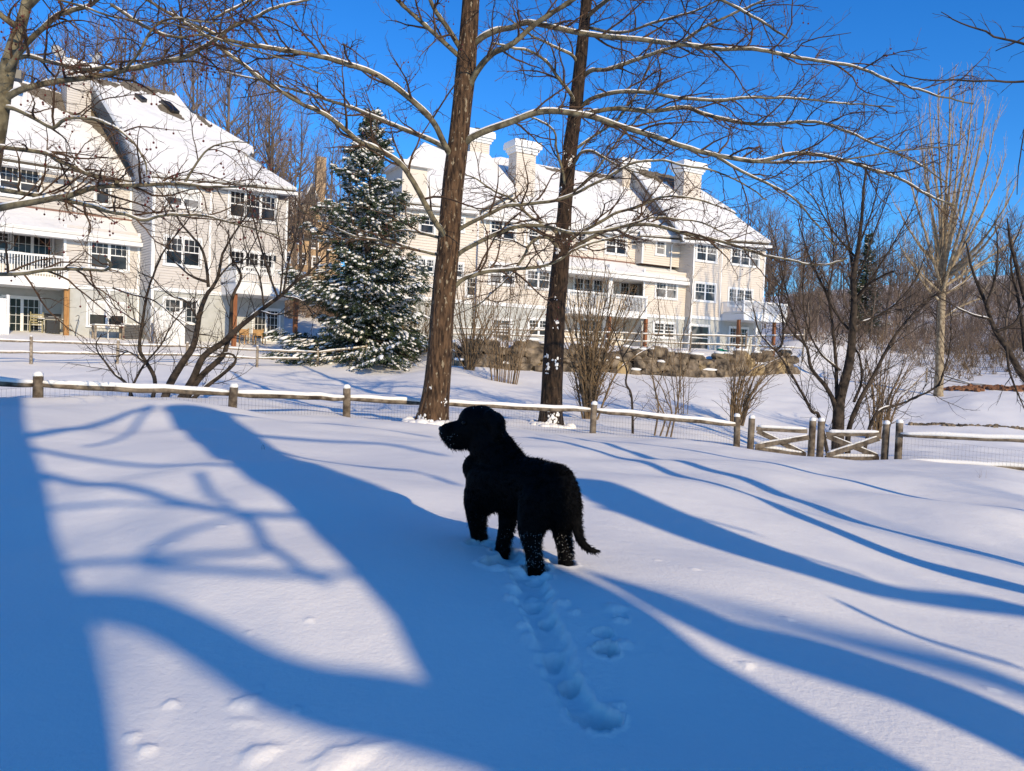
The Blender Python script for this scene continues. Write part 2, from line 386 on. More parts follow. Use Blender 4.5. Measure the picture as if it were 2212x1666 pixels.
def snow_on(mb, path, rad, g, cover=0.8, rmin=0.008, lift=0.60, wide=0.62):
    """broken strips of snow lying along the top of a limb"""
    n = len(path)
    if n < 4: return
    t = np.gradient(path, axis=0); t /= np.linalg.norm(t, axis=1)[:, None]
    flat = 1-np.abs(t[:, 2]); ph = g.uniform(0, 100)
    nz = np.array([mnoise.noise(Vector((ph+i*0.22, 0, 0))) for i in range(n)])
    k = (nz > 0.50-cover) & (flat > 0.28) & (rad > rmin)
    i = 0
    while i < n:
        if k[i]:
            j = i
            while j+1 < n and k[j+1]: j += 1
            if j-i >= 2:
                m = j-i+1; env = np.minimum(1, np.minimum(np.arange(m)+0.25, m-1-np.arange(m)+0.25)/2.0)
                r = rad[i:j+1]*wide*env*(0.85+0.3*nz[i:j+1]) + 0.003*env
                up = np.zeros((m, 3)); up[:, 2] = rad[i:j+1]*lift+0.35*r
                mb.tube(path[i:j+1]+up, r, k=7, cap=True)
            i = j+1
        else: i += 1
def px_path(pts, d, g=None, dj=0.0, dend=None):
    """pixel polyline -> world points at depth d (running to dend)"""
    n = len(pts); ds = np.linspace(d, dend if dend is not None else d, n)
    return np.array([P(u, v, dd+(0 if g is None else g.normal(0, dj))) for (u, v), dd in zip(pts, ds)])
SYC = [dict(gap=0.22, len=1.7, rad=0.020, ang=(0.5, 1.1), seg=8, wob=0.17, k=4, flat=True, bias=(0, 0, 0.01), tip=0.004),
       dict(gap=0.15, len=0.66, rad=0.0075, ang=(0.5, 1.2), seg=6, wob=0.22, k=3, bias=(0, 0, 0.0), tip=0.0026),
       dict(gap=0.11, len=0.24, rad=0.0038, ang=(0.5, 1.2), seg=4, wob=0.22, k=3, bias=(0, 0, -0.03), tip=0.0018)]
def scale_cfg(cfg, f, fr=None):
    out = []
    for c in cfg:
        c = dict(c); c['gap'] *= f; c['len'] *= f; c['rad'] *= (fr or f); c['tip'] = c.get('tip', .003)*(fr or f); out.append(c)
    return out
def limb_tree(name, label, cat, base, trunk, limbs, cfg, seed, bark, barklimb, group=None, levels=3, snowtrunk=None, cover=0.8, balls=0, trunk_k=20, rmin=0.008, twigmat=None, extra_top=None, flare=1.0):
    """trunk: (path, radii); limbs: list of (path, radii)"""
    g = np.random.default_rng(seed)
    root = empty(name, base, label, cat, group)
    ends = []
    if trunk is not None:
        tp, tr = smooth_path(trunk[0], trunk[1], 0.12)
        m = MB(); k = trunk_k; m.tube(tp, tr, k=k)
        V = m.v[0]; ph = g.uniform(0, 50)
        # bark relief and root flare
        cen = np.repeat(tp, k, axis=0); dirs = V-cen
        h = V[:, 2]-tp[0, 2]
        f = np.array([mnoise.noise(Vector((v[0]*9+ph, v[1]*9, v[2]*1.3))) for v in V])*0.07 + np.array([mnoise.noise(Vector((v[0]*3+ph, v[1]*3, v[2]*0.8))) for v in V])*0.05
        an = np.arctan2(dirs[:, 1], dirs[:, 0])
        fl = flare*0.55*np.exp(-np.maximum(h, 0)/0.28)*(0.65+0.35*np.sin(an*4+ph))
        m.v[0] = cen+dirs*(1+f+fl)[:, None]
        m.build('trunk', MAT[bark], root, smooth=True)
        if snowtrunk: snowtrunk(g, tp, tr, root)
    ml, ms, mt = MB(), MB(), MB()
    for L in limbs:
        path, rad = smooth_path(L[0], L[1], max(0.06, L[1][0]*1.3))
        path = path + np.cumsum(g.normal(0, 0.006, path.shape), axis=0)*np.linspace(0, 1, len(path))[:, None]
        ml.tube(path, rad, k=8)
        snow_on(ms, path, rad, g, cover if len(L) < 3 else L[2], rmin)
        twigs(g, mt, path, rad, levels, cfg, 0, 0.12 if len(L) < 4 else L[3], ends)
    ml.build('limbs', MAT[barklimb], root, smooth=True)
    mt.build('twigs', MAT[twigmat or 'barktwig'], root)
    ms.build('snow', MAT['snowcap'], root, smooth=True)
    if balls and ends:
        mb = MB(); idx = g.choice(len(ends), min(balls, len(ends)), replace=False)
        for i in idx:
            e = ends[i]
            for q in range(g.integers(1, 4)):
                e2 = e+g.normal(0, 0.05, 3); dn = g.uniform(0.04, 0.10)
                mb.tube([e2, e2+[0, 0, -dn]], [.0012, .0012], k=3, cap=False)
                mb.blob(e2+[0, 0, -dn-0.012], 0.0125, seg=6, rings=4)
        o = mb.build('seed_balls', MAT['seed'], root); tag(o, kind='stuff')
    return root
MAT['seed'] = mat('seed_ball', (0.10, 0.022, 0.018), 0.8)

def trunk_snow(patches, toward=(-0.55, -0.83)):
    """wind-blown snow stuck to one side of the trunk: patches (height, size)"""
    def f(g, tp, tr, root):
        m = MB(); H = tp[:, 2]-tp[0, 2]
        for (h, s, spread) in patches:
            i = int(np.argmin(abs(H-h)))
            a = math.atan2(toward[1], toward[0])+g.normal(0, spread)
            n = np.array([math.cos(a), math.sin(a), 0]); fl = 1+0.55*math.exp(-max(h, 0)/0.28)
            c = tp[i]+n*tr[i]*fl*0.98
            for q in range(11):
                da = g.normal(0, s*.75)/tr[i]; hz = g.normal(0, s*.9); a2 = a+da; n2 = np.array([math.cos(a2), math.sin(a2), 0]); hh = h+hz
                if hh < -.05: continue
                ii = int(np.argmin(abs(H-hh))); fl2 = 1+0.50*math.exp(-max(hh, 0)/0.28); r = s*g.uniform(.2, .6)
                k = MB(); k.blob([0, 0, 0], 1, .25, 9, 6, int(g.integers(1e6))); V = k.v[0]; tt = np.array([-n2[1], n2[0], 0])
                cc = np.array([tp[ii][0], tp[ii][1], tp[0][2]+hh])+n2*tr[ii]*fl2*.985
                m.v.append(cc+V[:, :1]*n2*r*.13+V[:, 1:2]*tt*r*.8+V[:, 2:]*np.array([0, 0, 1.])*r); m.f.append(np.where(k.f[0] >= 0, k.f[0]+m.n, -1)); m.n += len(V)
        o = m.build('trunk_snow', MAT['snowcap'], root, smooth=True); tag(o, kind='stuff')
        m = MB(); c0 = tp[0]+np.array([0, 0, .1])
        for q in range(16):
            a = q*.4+g.uniform(-.1, .1); rr_ = tr[0]*g.uniform(1.35, 1.75); x, y = c0[0]+math.cos(a)*rr_, c0[1]+math.sin(a)*rr_; m.blob([x, y, gz(x, y)+.005], (.13, .13, g.uniform(.05, .11)), .12, 12, 8, int(g.integers(1e6)))
        m.build('snow_collar', MAT['snow'], root, smooth=True)
    return f
# ---------------- the two sycamores
def limb(pts, d, r0, r1, dend=None, *a):
    path = px_path(pts, d, None, 0, dend); n = len(pts)
    return (path, np.linspace(r0, r1, n)) + a
D1 = 12.6
def big_sycamore():
    tpx = [(930,907),(940,860),(948,790),(954,700),(962,600),(968,540),(975,430),(987,330),(996,250),(1006,150),(1017,0),(1024,-150),(1034,-330),(1040,-520)]
    tr = [.225,.215,.205,.195,.19,.185,.175,.172,.168,.162,.145,.12,.08,.03]
    path = px_path(tpx, D1); base = on(930, 907, D1); path[0] = base-np.array([0, 0, .1])
    q = 0.0038
    L = [limb([(978,345),(960,312),(940,270),(915,240),(870,200),(820,165),(770,145),(700,125),(620,110),(540,97),(480,85),(400,50),(340,15),(280,-20)], D1, .052, .014, 9.6),
     limb([(966,322),(930,303),(850,270),(780,240),(720,215),(650,192),(560,170),(480,150)], D1, .042, .012, 14),
     limb([(968,530),(955,500),(940,480),(915,435),(890,390),(860,350),(810,320),(770,300),(740,275),(700,245),(650,220),(590,185),(530,145),(470,105),(440,80),(380,40),(350,10)], D1, .05, .013, 9.5),
     limb([(952,552),(900,540),(850,525),(800,515),(760,507),(720,490),(680,470),(640,450)], D1, .026, .008, 13.2),
     limb([(950,514),(895,500),(850,494)], D1, .026, .012, 13, .9, .4),
     limb([(1000,315),(1015,300),(1050,283),(1106,263),(1156,245),(1206,242),(1281,255),(1331,272),(1406,295),(1481,320),(1556,340),(1631,350),(1700,333),(1760,335),(1830,352),(1930,385),(2000,420),(2060,445)], D1, .058, .012, 11.0, 1.0),
     limb([(1631,350),(1700,352),(1760,352),(1840,345),(1950,330),(2060,318)], 11.3, .02, .007, 10.8),
     limb([(1550,340),(1600,370),(1660,400),(1710,430),(1760,490),(1800,540)], 11.5, .022, .008, 11),
     limb([(1015,105),(1040,82),(1075,66),(1106,60),(1136,50),(1181,57),(1246,72),(1316,82),(1386,90),(1456,102),(1521,110),(1556,115),(1631,115),(1696,130),(1756,145),(1831,160),(1891,185),(1956,210),(2020,232),(2080,250)], D1, .05, .010, 10.5, 1.0),
     limb([(1008,200),(1030,155),(1065,115),(1106,95),(1171,40),(1235,-2),(1290,-40)], D1, .055, .03, 11.5, .5),
     limb([(998,110),(970,65),(945,30),(930,0),(915,-40),(890,-100)], D1, .045, .02, 12, .6),
     limb([(992,122),(940,75),(900,40),(860,5),(840,-20),(790,-90)], D1, .04, .016, 11.6, .6),
     limb([(985,500),(1010,485),(1030,475),(1061,460),(1091,445),(1124,442),(1161,438),(1199,433),(1242,418),(1277,400),(1313,383),(1348,361),(1384,352),(1437,351),(1473,361),(1544,375),(1600,400),(1660,440)], D1, .036, .010, 11.5, .9),
     limb([(978,562),(998,543),(1031,525),(1061,510),(1098,495),(1123,489),(1161,488),(1186,490),(1211,498),(1248,503),(1286,500),(1336,490),(1373,480),(1411,468),(1461,470),(1520,480),(1580,505)], D1, .04, .010, 12.0, .9),
     limb([(974,630),(998,605),(1023,595),(1046,588),(1086,583),(1123,580),(1161,577),(1186,570),(1211,560),(1236,543),(1273,530),(1336,515),(1361,498),(1400,470)], D1, .038, .010, 12.2, 1.0),
     limb([(1030,-50),(1080,-90),(1160,-110),(1260,-100),(1400,-60),(1500,-20),(1620,40),(1700,90)], D1, .05, .012, 10.5),
     limb([(1030,-80),(970,-130),(880,-140),(760,-100),(650,-50),(560,0),(480,40)], D1, .05, .012, 10.0),
     limb([(1034,-200),(1100,-260),(1250,-250),(1400,-180)], D1, .04, .012, 11)]
    pat = [(0.03, .10, .8), (0.1, .08, .9), (0.02, .10, 1.2), (0.22, .05, .5), (0.75, .03, .3), (0.15, .05, .8), (0.06, .07, 1.3), (0.3, .04, .6), (0.5, .035, .4), (0.12, .06, .3)]
    limb_tree('sycamore_tree', 'nearest tall sycamore, mottled brown trunk in front of the fence left of centre', 'tree', base, (path, tr), L, SYC, 11, 'bark', 'barkpale',
              snowtrunk=trunk_snow(pat, (-0.5, -0.85)), balls=150, rmin=0.012, trunk_k=26)
D2 = 17.0
def second_sycamore():
    tpx = [(1188,925),(1190,880),(1195,772),(1203,650),(1211,564),(1220,457),(1228,350),(1242,244),(1252,150),(1267,0),(1274,-120),(1284,-260),(1290,-420)]
    tr = [.25,.245,.225,.205,.19,.165,.16,.15,.14,.12,.095,.06,.02]
    path = px_path(tpx, D2); base = on(1190, 925, D2); path[0] = base-np.array([0, 0, .1])
    L = [limb([(1260,165),(1280,152),(1316,150),(1366,132),(1416,115),(1466,95),(1521,60),(1581,30),(1631,8),(1680,-10)], D2, .05, .016, 15),
     limb([(1250,235),(1275,215),(1306,205),(1346,198),(1406,200),(1466,212),(1546,217),(1631,212),(1731,215),(1831,225),(1931,231)], D2, .05, .012, 15),
     limb([(1247,250),(1280,243),(1331,235),(1406,240),(1481,232),(1521,245),(1606,262),(1681,267),(1731,262),(1781,267),(1846,290),(1906,320),(1981,350),(2056,400)], D2, .055, .012, 15),
     limb([(1233,365),(1245,345),(1256,330),(1281,328),(1316,350),(1356,370),(1420,390)], D2, .038, .012, 16),
     limb([(1222,552),(1240,535),(1263,521),(1306,500),(1348,489),(1384,486),(1420,489),(1473,503),(1526,514),(1580,528),(1633,546),(1661,555),(1700,560),(1780,575),(1840,560)], D2, .052, .014, 15, 1.0),
     limb([(1222,530),(1240,512),(1260,500),(1299,479),(1331,461),(1377,450),(1420,432),(1462,429),(1520,440),(1600,470)], D2, .045, .012, 16),
     limb([(1210,540),(1199,528),(1185,514),(1164,514),(1146,528),(1135,550),(1117,578),(1100,599),(1064,635),(1029,670)], D2, .045, .012, 15),
     limb([(1212,512),(1199,500),(1185,489),(1149,471),(1125,450),(1100,429),(1064,415),(1029,393),(1000,383)], D2, .042, .012, 16),
     limb([(1242,225),(1231,202),(1206,170),(1181,135),(1146,110),(1106,102),(1060,95)], D2, .045, .015, 15),
     limb([(1248,140),(1236,120),(1206,105),(1176,90),(1146,75),(1100,40)], D2, .036, .014, 16),
     limb([(1224,430),(1216,375),(1201,320),(1196,285),(1156,260),(1110,250)], D2, .034, .012, 16),
     limb([(1265,40),(1300,10),(1360,-30),(1450,-60),(1600,-60)], D2, .05, .015, 15),
     limb([(1270,60),(1340,70),(1420,45),(1500,20),(1580,-20)], D2, .034, .012, 15),
     limb([(1232,330),(1275,300),(1330,262),(1370,215),(1400,160),(1440,110)], D2, .034, .010, 18),
     limb([(1225,420),(1270,390),(1340,300),(1390,240),(1440,170)], D2, .030, .010, 17),
     limb([(1272,-60),(1220,-90),(1140,-60),(1060,-10)], D2, .045, .015, 15)]
    pat = [(0.05, .1, .4), (0.12, .1, .4), (0.25, .08, .4), (0.35, .07, .5), (0.45, .05, .4), (1.4, .055, .8), (1.52, .07, .6), (1.65, .05, .8), (1.3, .05, .7), (2.4, .05, .5), (2.9, .05, .5), (3.3, .04, .6), (4.2, .05, .6), (4.35, .055, .5), (4.5, .04, .6), (4.0, .05, .4), (4.9, .06, .5), (5.3, .05, .5), (5.9, .07, .4), (6.1, .06, .4)]
    limb_tree('sycamore_tree', 'darker sycamore with snow patches up its trunk, behind the fence right of the nearest one', 'tree', base, (path, tr), L, scale_cfg(SYC, 1.15), 12, 'barkdark2', 'barkpale',
              snowtrunk=trunk_snow(pat, (-0.25, -0.95)), balls=110, rmin=0.014, trunk_k=24)
MAT['barkdark2'] = noisy('dark_sycamore_bark', (0.010, 0.007, 0.005), (0.055, 0.034, 0.021), 7, (3, 3, 0.7), bump=0.9, bdist=0.05, c3=(0.20, 0.16, 0.11), s3=9, p3=(0.68, 0.71), stretch3=(2.2, 2.2, 0.8))
def left_sycamore():
    d = 8.5
    tpx = [(-95,870),(-80,700),(-60,550),(-30,400),(-5,270),(10,180),(30,100),(52,30),(70,-60),(90,-200)]
    tr = [.16,.14,.12,.11,.095,.082,.07,.055,.045,.025]
    path = px_path(tpx, d); base = on(-95, 870, d); path[0] = base-np.array([0, 0, .1])
    L = [limb([(8,215),(50,193),(125,177),(200,170),(270,157),(350,142),(410,125),(460,95),(500,65),(550,45),(600,30),(680,10)], d, .036, .010, 7.6, 1.0),
     limb([(12,165),(20,145),(60,95),(100,60),(135,35),(175,22),(205,12),(250,-20)], d, .034, .016, 8, .9),
     limb([(20,130),(60,122),(100,132),(175,150),(225,148),(250,153)], d, .026, .012, 7.8, .8),
     limb([(265,157),(300,115),(325,65),(350,45),(400,45),(470,60)], 7.8, .014, .008, 7.6, .6),
     limb([(5,232),(30,235),(75,255),(115,275),(145,255),(200,255),(240,270),(280,300),(310,340),(315,375)], d, .026, .007, 7.8, .9),
     limb([(-20,318),(0,318),(53,325),(99,333),(120,349),(160,368),(187,381),(227,394),(250,401)], d, .026, .018, 8, 1.0),
     limb([(-30,458),(0,450),(53,440),(107,430),(149,422),(187,410),(227,404),(267,402),(333,398),(390,396),(430,402),(470,402),(540,405)], d, .042, .008, 7.8, 1.0),
     limb([(398,397),(420,360),(450,320),(490,305),(540,300)], 8, .013, .005, 7.8, .4),
     limb([(-30,408),(0,409),(53,418),(107,426),(149,434),(200,446),(240,457),(267,461),(304,474),(340,467),(397,465),(449,467),(488,476),(522,485),(579,505),(615,517)], d, .028, .006, 7.8, .9),
     limb([(-60,596),(0,593),(53,592),(107,586),(187,584),(229,584),(239,570),(229,558)], d, .024, .012, 8, 1.0),
     limb([(40,60),(10,40),(-40,0),(-100,-40)], d, .04, .02, 8),
     limb([(55,20),(120,-30),(250,-60),(420,-50),(560,-30)], d, .035, .012, 7.5),
     limb([(240,10),(320,60),(380,78),(440,72),(520,100),(600,120),(700,150)], 7.8, .016, .005, 7.6, .6),
     limb([(0,0),(60,-10),(160,10),(260,40),(360,48),(440,70)], 8, .014, .006, 7.6, .5)]
    cfg = scale_cfg(SYC, 0.72)
    for c in cfg[:1]: c['bias'] = (0, 0, -0.02)
    limb_tree('sycamore_tree', 'sycamore at the left picture edge with long snowy limbs and hanging seed balls', 'tree', base, (path, tr), L, cfg, 13, 'barkpale', 'barkpale', balls=190, rmin=0.009)
big_sycamore(); second_sycamore(); left_sycamore()

# ---------------- multi-stemmed small trees
SHR = [dict(gap=0.24, len=1.1, rad=0.012, ang=(0.35, 0.9), seg=7, wob=0.13, k=3, bias=(0, 0, 0.05), tip=0.004),
       dict(gap=0.15, len=0.5, rad=0.006, ang=(0.4, 1.0), seg=5, wob=0.16, k=3, bias=(0, 0, 0.03), tip=0.0025)]
def stem_tree(name, label, cat, base_px, d, stems, cfg, seed, bark='barkdark', levels=2, cover=0.6, spread=0.5, rmin=0.012, twigmat='barkdark', group=None):
    base = on(*base_px, d); g = np.random.default_rng(seed)
    L = []
    for s in stems:
        pts, r0, r1 = s[:3]; dend = d+g.uniform(-spread, spread)
        path = px_path(pts, d, None, 0, dend)
        if len(s) < 4 or s[3] != 'free':
            h = gz(path[0][0], path[0][1]); path[0][2] = min(path[0][2], h-0.05)
        L.append((path, np.linspace(r0, r1, len(pts)), cover))
    return limb_tree(name, label, cat, base, None, L, cfg, seed, bark, bark, group, levels, rmin=rmin, twigmat=twigmat)
stem_tree('multi_stem_tree', 'leaning dark tree of many bare stems behind the fence in front of the left townhouses', 'tree', (350, 872), 15.5, [
    ([(328,872),(334,819),(309,773),(300,751),(306,702),(312,660),(322,620),(343,565),(362,528),(400,480),(430,440)], .045, .01),
    ([(352,872),(368,828),(395,782),(417,748),(426,709),(432,672),(447,635),(466,607),(478,549),(502,506),(540,450)], .085, .012),
    ([(450,620),(447,580),(435,534),(398,488),(370,440),(340,400)], .035, .01, 'free'),
    ([(450,610),(420,600),(397,585),(370,560),(350,540)], .03, .008, 'free'),
    ([(383,873),(417,819),(441,770),(484,739),(515,709),(567,666),(610,635),(637,610),(678,580),(720,540)], .08, .015),
    ([(395,873),(432,816),(478,773),(490,745),(497,721),(500,650),(520,600),(500,560),(490,500)], .07, .012),
    ([(405,873),(448,834),(497,797),(512,776),(497,762),(470,770)], .05, .012),
    ([(600,642),(582,595),(560,519),(545,450),(535,400)], .025, .008, 'free'),
    ([(612,632),(625,560),(640,500),(650,430)], .022, .008, 'free'),
    ([(610,640),(650,650),(680,690),(700,700)], .018, .006, 'free'),
    ([(560,672),(600,680),(650,665),(690,640)], .018, .006, 'free'),
    ([(290,869),(271,828),(245,808),(223,780),(207,751),(215,720)], .035, .008),
    ([(312,782),(280,760),(255,770),(225,770)], .02, .006, 'free'),
    ([(280,868),(284,840),(310,790),(350,740),(380,690),(420,640)], .03, .008),
    ([(243,622),(280,635),(333,650),(380,690),(420,720),(470,730)], .018, .008, 'free'),
    ([(605,638),(612,560),(600,480),(610,420)], .02, .006, 'free'), ([(570,664),(560,600),(530,540),(520,470)], .02, .006, 'free'),
    ([(637,610),(660,560),(655,500),(670,440)], .02, .006, 'free'), ([(466,607),(500,570),(530,560),(560,500),(570,440)], .02, .006, 'free'),
    ([(428,690),(400,650),(370,640),(330,600),(300,590)], .02, .006, 'free'), ([(306,702),(270,680),(240,660),(220,620)], .02, .006, 'free')], scale_cfg([dict(SHR[0], gap=.17), SHR[1]], 1.15, 0.85), 21, cover=0.75)
stem_tree('multi_stem_tree', 'dark spreading tree of thick bare stems right behind the wooden gates', 'tree', (1811, 985), 19.2, [
    ([(1809,985),(1811,911),(1813,872),(1819,846),(1832,797),(1839,748),(1842,700),(1844,651),(1842,602),(1852,553),(1858,504),(1865,420),(1870,360)], .16, .02),
    ([(1806,890),(1800,865),(1783,833),(1754,794),(1744,748),(1715,716),(1690,660)], .07, .015, 'free'),
    ([(1795,940),(1770,900),(1754,888),(1735,852),(1709,807),(1676,758),(1637,716),(1620,660)], .05, .012),
    ([(1676,758),(1690,740),(1692,690),(1684,640),(1690,600)], .035, .01, 'free'),
    ([(1832,985),(1832,943),(1842,901),(1865,852),(1891,807),(1917,755),(1943,716),(1989,664),(2030,640)], .075, .015),
    ([(1865,960),(1881,917),(1904,885),(1946,872),(1989,852),(2028,830),(2041,797),(2054,748),(2057,700),(2050,640)], .045, .010),
    ([(1808,880),(1806,780),(1800,716),(1790,650),(1767,600),(1740,540),(1720,470)], .05, .012, 'free'),
    ([(1845,868),(1862,820),(1858,770),(1840,740)], .04, .02, 'free'),
    ([(1845,650),(1870,620),(1900,600),(1930,585)], .04, .02, 'free'),
    ([(1842,700),(1880,690),(1930,660),(1980,600),(2010,520)], .035, .01, 'free'),
    ([(1842,720),(1815,690),(1790,640),(1800,560),(1790,470),(1770,400)], .035, .01, 'free'),
    ([(1846,620),(1870,560),(1900,480),(1930,400)], .03, .008, 'free'),
    ([(1846,600),(1830,520),(1815,440),(1800,370)], .03, .008, 'free'),
    ([(1860,520),(1890,440),(1905,370)], .025, .008, 'free'),
    ([(1852,560),(1800,500),(1760,430),(1720,390)], .028, .008, 'free'),
    ([(1845,660),(1910,560),(1965,470),(1990,400)], .028, .008, 'free'),
    ([(1740,750),(1700,640),(1680,560),(1660,500)], .025, .008, 'free'),
    ([(1815,800),(1770,760),(1740,690),(1735,600),(1745,500)], .03, .008, 'free')], scale_cfg([dict(SHR[0], gap=.12, len=1.3, bias=(0, 0, .10)), dict(SHR[1], gap=.12, bias=(0,0,.06))], 1.45, 1.0), 22, cover=0.6, spread=0.9)
stem_tree('multi_stem_tree', 'dark leaning bare tree at the right picture edge', 'tree', (2330, 960), 17.5, [
    ([(2330,980),(2270,880),(2212,815),(2174,748),(2151,716),(2125,644),(2100,580),(2085,520)], .10, .015),
    ([(2350,980),(2290,800),(2230,700),(2200,620),(2180,540),(2170,480)], .10, .015),
    ([(2151,716),(2190,700),(2215,660),(2240,620)], .04, .01, 'free'),
    ([(2174,748),(2180,800),(2200,850),(2215,880)], .03, .01, 'free'),
    ([(2140,690),(2100,680),(2060,660),(2030,640)], .03, .01, 'free'),
    ([(2215,760),(2208,700),(2200,640),(2190,560),(2215,480)], .05, .01, 'free'),
    ([(2130,660),(2150,600),(2155,540),(2150,470)], .03, .01, 'free')], scale_cfg([dict(SHR[0], gap=.2), SHR[1]], 1.3, 1.0), 23)
stem_tree('sapling', 'thin dark sapling with a snowy fork just behind the fence, right of the second sycamore', 'sapling', (1367, 935), 16.2, [
    ([(1367,940),(1366,888),(1362,850),(1352,828),(1354,800),(1345,770),(1335,735),(1320,700),(1310,685)], .028, .008),
    ([(1345,772),(1360,750),(1380,720),(1395,690)], .016, .006, 'free')], scale_cfg(SHR, .8, .8), 24, cover=.8)
for i, (u, v, dd, lab, pts) in enumerate([(1413, 945, 16.8, 'slim olive sapling, leftmost of the four behind the fence', [(1413,948),(1422,880),(1412,830),(1408,780),(1420,700),(1410,620)]),
        (1424, 946, 17.2, 'crooked slim sapling, second from the left of the four behind the fence', [(1424,948),(1437,905),(1425,872),(1418,845),(1440,790),(1450,730)]),
        (1438, 946, 16.6, 'slim sapling with short side shoots, third of the four behind the fence', [(1438,948),(1450,895),(1440,868),(1424,830),(1400,800)]),
        (1452, 950, 17.0, 'tallest slim mossy sapling, rightmost of the four behind the fence', [(1448,950),(1458,898),(1466,850),(1468,800),(1470,740),(1490,680),(1500,600)])]):
    stem_tree('sapling', lab, 'sapling', (u, v), dd, [(pts, .022, .005)], scale_cfg(SHR, .8, .7), 30+i, bark='barkshrub', twigmat='barkshrub', cover=.3, group='saplings behind the fence')

# ---------------- shrubs: fans of straight stems
def shrub(label, bu, bv, d, n, lean, spreadpx, hpx, seed, bark='barkshrub', r=.02, cover=.6, arms=(), width=8, cfgs=(.9, .8), gap=.22, bias=.08):
    g = np.random.default_rng(seed); st = []
    for i in range(n):
        a = (i+g.uniform(0, 1))/n*2-1
        top = hpx*g.uniform(.7, 1.0)*(1-.25*abs(a)); du = lean+a*spreadpx*g.uniform(.7, 1.1)
        b0 = bu+a*width
        st.append(([(b0, bv+2), (b0+du*.18, bv-top*.25), (b0+du*.55+g.uniform(-6, 6), bv-top*.6), (b0+du, bv-top)], r*g.uniform(.6, 1.1), r*.25))
    for a in arms: st.append((a, r*.9, r*.4))
    c = scale_cfg([dict(SHR[0], gap=gap, bias=(0, 0, bias), len=.9), dict(SHR[1], gap=.2)], *cfgs)
    return stem_tree('shrub', label, 'shrub', (bu, bv), d, st, c, seed, bark=bark, twigmat=bark, cover=cover, spread=1.0, rmin=.012, group='bare shrubs on the snowy bank')
shrub('bare shrub with snowy arms before the left end of the stone wall', 1015, 792, 35.5, 16, 12, 75, 235, 41, r=.045, cover=.9, cfgs=(2.2, 1.7), gap=.34,
      arms=[[(1008,790),(985,765),(975,758),(970,768)], [(1015,790),(1040,760),(1052,735),(1072,715)], [(1010,790),(1000,755),(985,745)], [(1020,790),(1048,745),(1080,700),(1110,700)]])
shrub('large dense brown shrub of upright stems between the second sycamore and the thin saplings', 1273, 874, 21.5, 30, 20, 105, 330, 42, r=.035, cfgs=(1.5, 1.1), gap=.2,
      arms=[[(1262,868),(1240,800),(1228,760)], [(1290,868),(1330,810),(1380,765),(1420,745)]])
shrub('bare shrub leaning right, in front of the right end of the stone wall', 1592, 895, 26, 14, 40, 62, 190, 43, r=.035, cover=1.0, cfgs=(1.6, 1.2), width=14,
      arms=[[(1595,893),(1620,840),(1640,800),(1690,770)], [(1590,893),(1600,835),(1625,800),(1665,780)], [(1598,893),(1625,850),(1650,815),(1683,780)]])
shrub('gnarled bare shrub on the bank behind the gates, left of the tall pale tree', 1900, 905, 27, 12, 15, 70, 200, 44, r=.04, cover=.8, cfgs=(1.7, 1.3), width=16,
      arms=[[(1904,900),(1905,865),(1888,830),(1895,790)], [(1915,900),(1940,870),(1965,840),(2000,800)]])
shrub('thin bare shrub beside the pond edge fence, right of the four saplings', 1470, 870, 26, 6, -30, 70, 250, 45, r=.02, cover=.3, cfgs=(1.5, 1.1), width=20)
shrub('tall thin shrub before the right townhouses, between the two sycamores', 1090, 800, 33, 16, 20, 85, 270, 46, r=.03, cover=.3, cfgs=(2.0, 1.5), width=30)
shrub('low brown shrub at the foot of the snowy spruce, on its right', 905, 745, 41, 22, 0, 60, 110, 47, r=.03, cover=.5, cfgs=(2.2, 2.0), gap=.2, width=30)
shrub('low twiggy shrub beside the basement window of the left townhouses', 335, 742, 39.5, 14, 0, 30, 50, 48, r=.02, cover=.6, cfgs=(1.6, 1.6), gap=.2, width=12)

# ---------------- pale poplar
def poplar():
    d = 44; g = np.random.default_rng(51); base = on(2027, 855, d)
    tp = px_path([(2027,857),(2029,800),(2031,730),(2034,660),(2038,610)], d); tp[0] = base-np.array([0, 0, .2])
    L = []
    tops = [(1935,440),(1960,330),(1985,250),(2010,205),(2030,185),(2055,170),(2080,190),(2105,175),(2130,215),(2150,260),(2172,330),(2195,400),(2060,240),(2000,300),(2110,260),(2180,450),(1940,520),(2215,480)]
    for i, (u, v) in enumerate(tops):
        s = g.uniform(0, 1); su, sv = 2034+s*4, 640-s*60
        du = u-su; mid = (su+du*.45+g.uniform(-6, 6), sv+(v-sv)*.35)
        dz = d+g.uniform(-4, 4)
        L.append((np.array([P(su, sv, d), P(*mid, (d+dz)/2), P(su+du*.8, sv+(v-sv)*.7, dz), P(u, v, dz)]), np.array([.10, .065, .04, .014]), .1))
    for pts in [[(2036,640),(2080,610),(2120,570),(2165,560)], [(2033,655),(2000,620),(1975,580),(1960,560)], [(2033,690),(2080,660),(2130,640)]]:
        L.append((px_path(pts, d), np.linspace(.07, .025, len(pts)), .8))
    cfg = [dict(gap=.45, len=2.4, rad=.022, ang=(.25, .6), seg=6, wob=.06, k=3, bias=(0, 0, .14), tip=.012),
           dict(gap=.4, len=1.2, rad=.011, ang=(.25, .6), seg=4, wob=.08, k=3, bias=(0, 0, .16), tip=.006)]
    limb_tree('poplar_tree', 'tall pale poplar with upswept bare branches on the right', 'tree', base, (tp, [.25, .22, .21, .20, .15]), L, cfg, 51, 'barkpoplar', 'barkpoplar', levels=2, twigmat='barkpoplar', rmin=.05, flare=.6)
poplar()
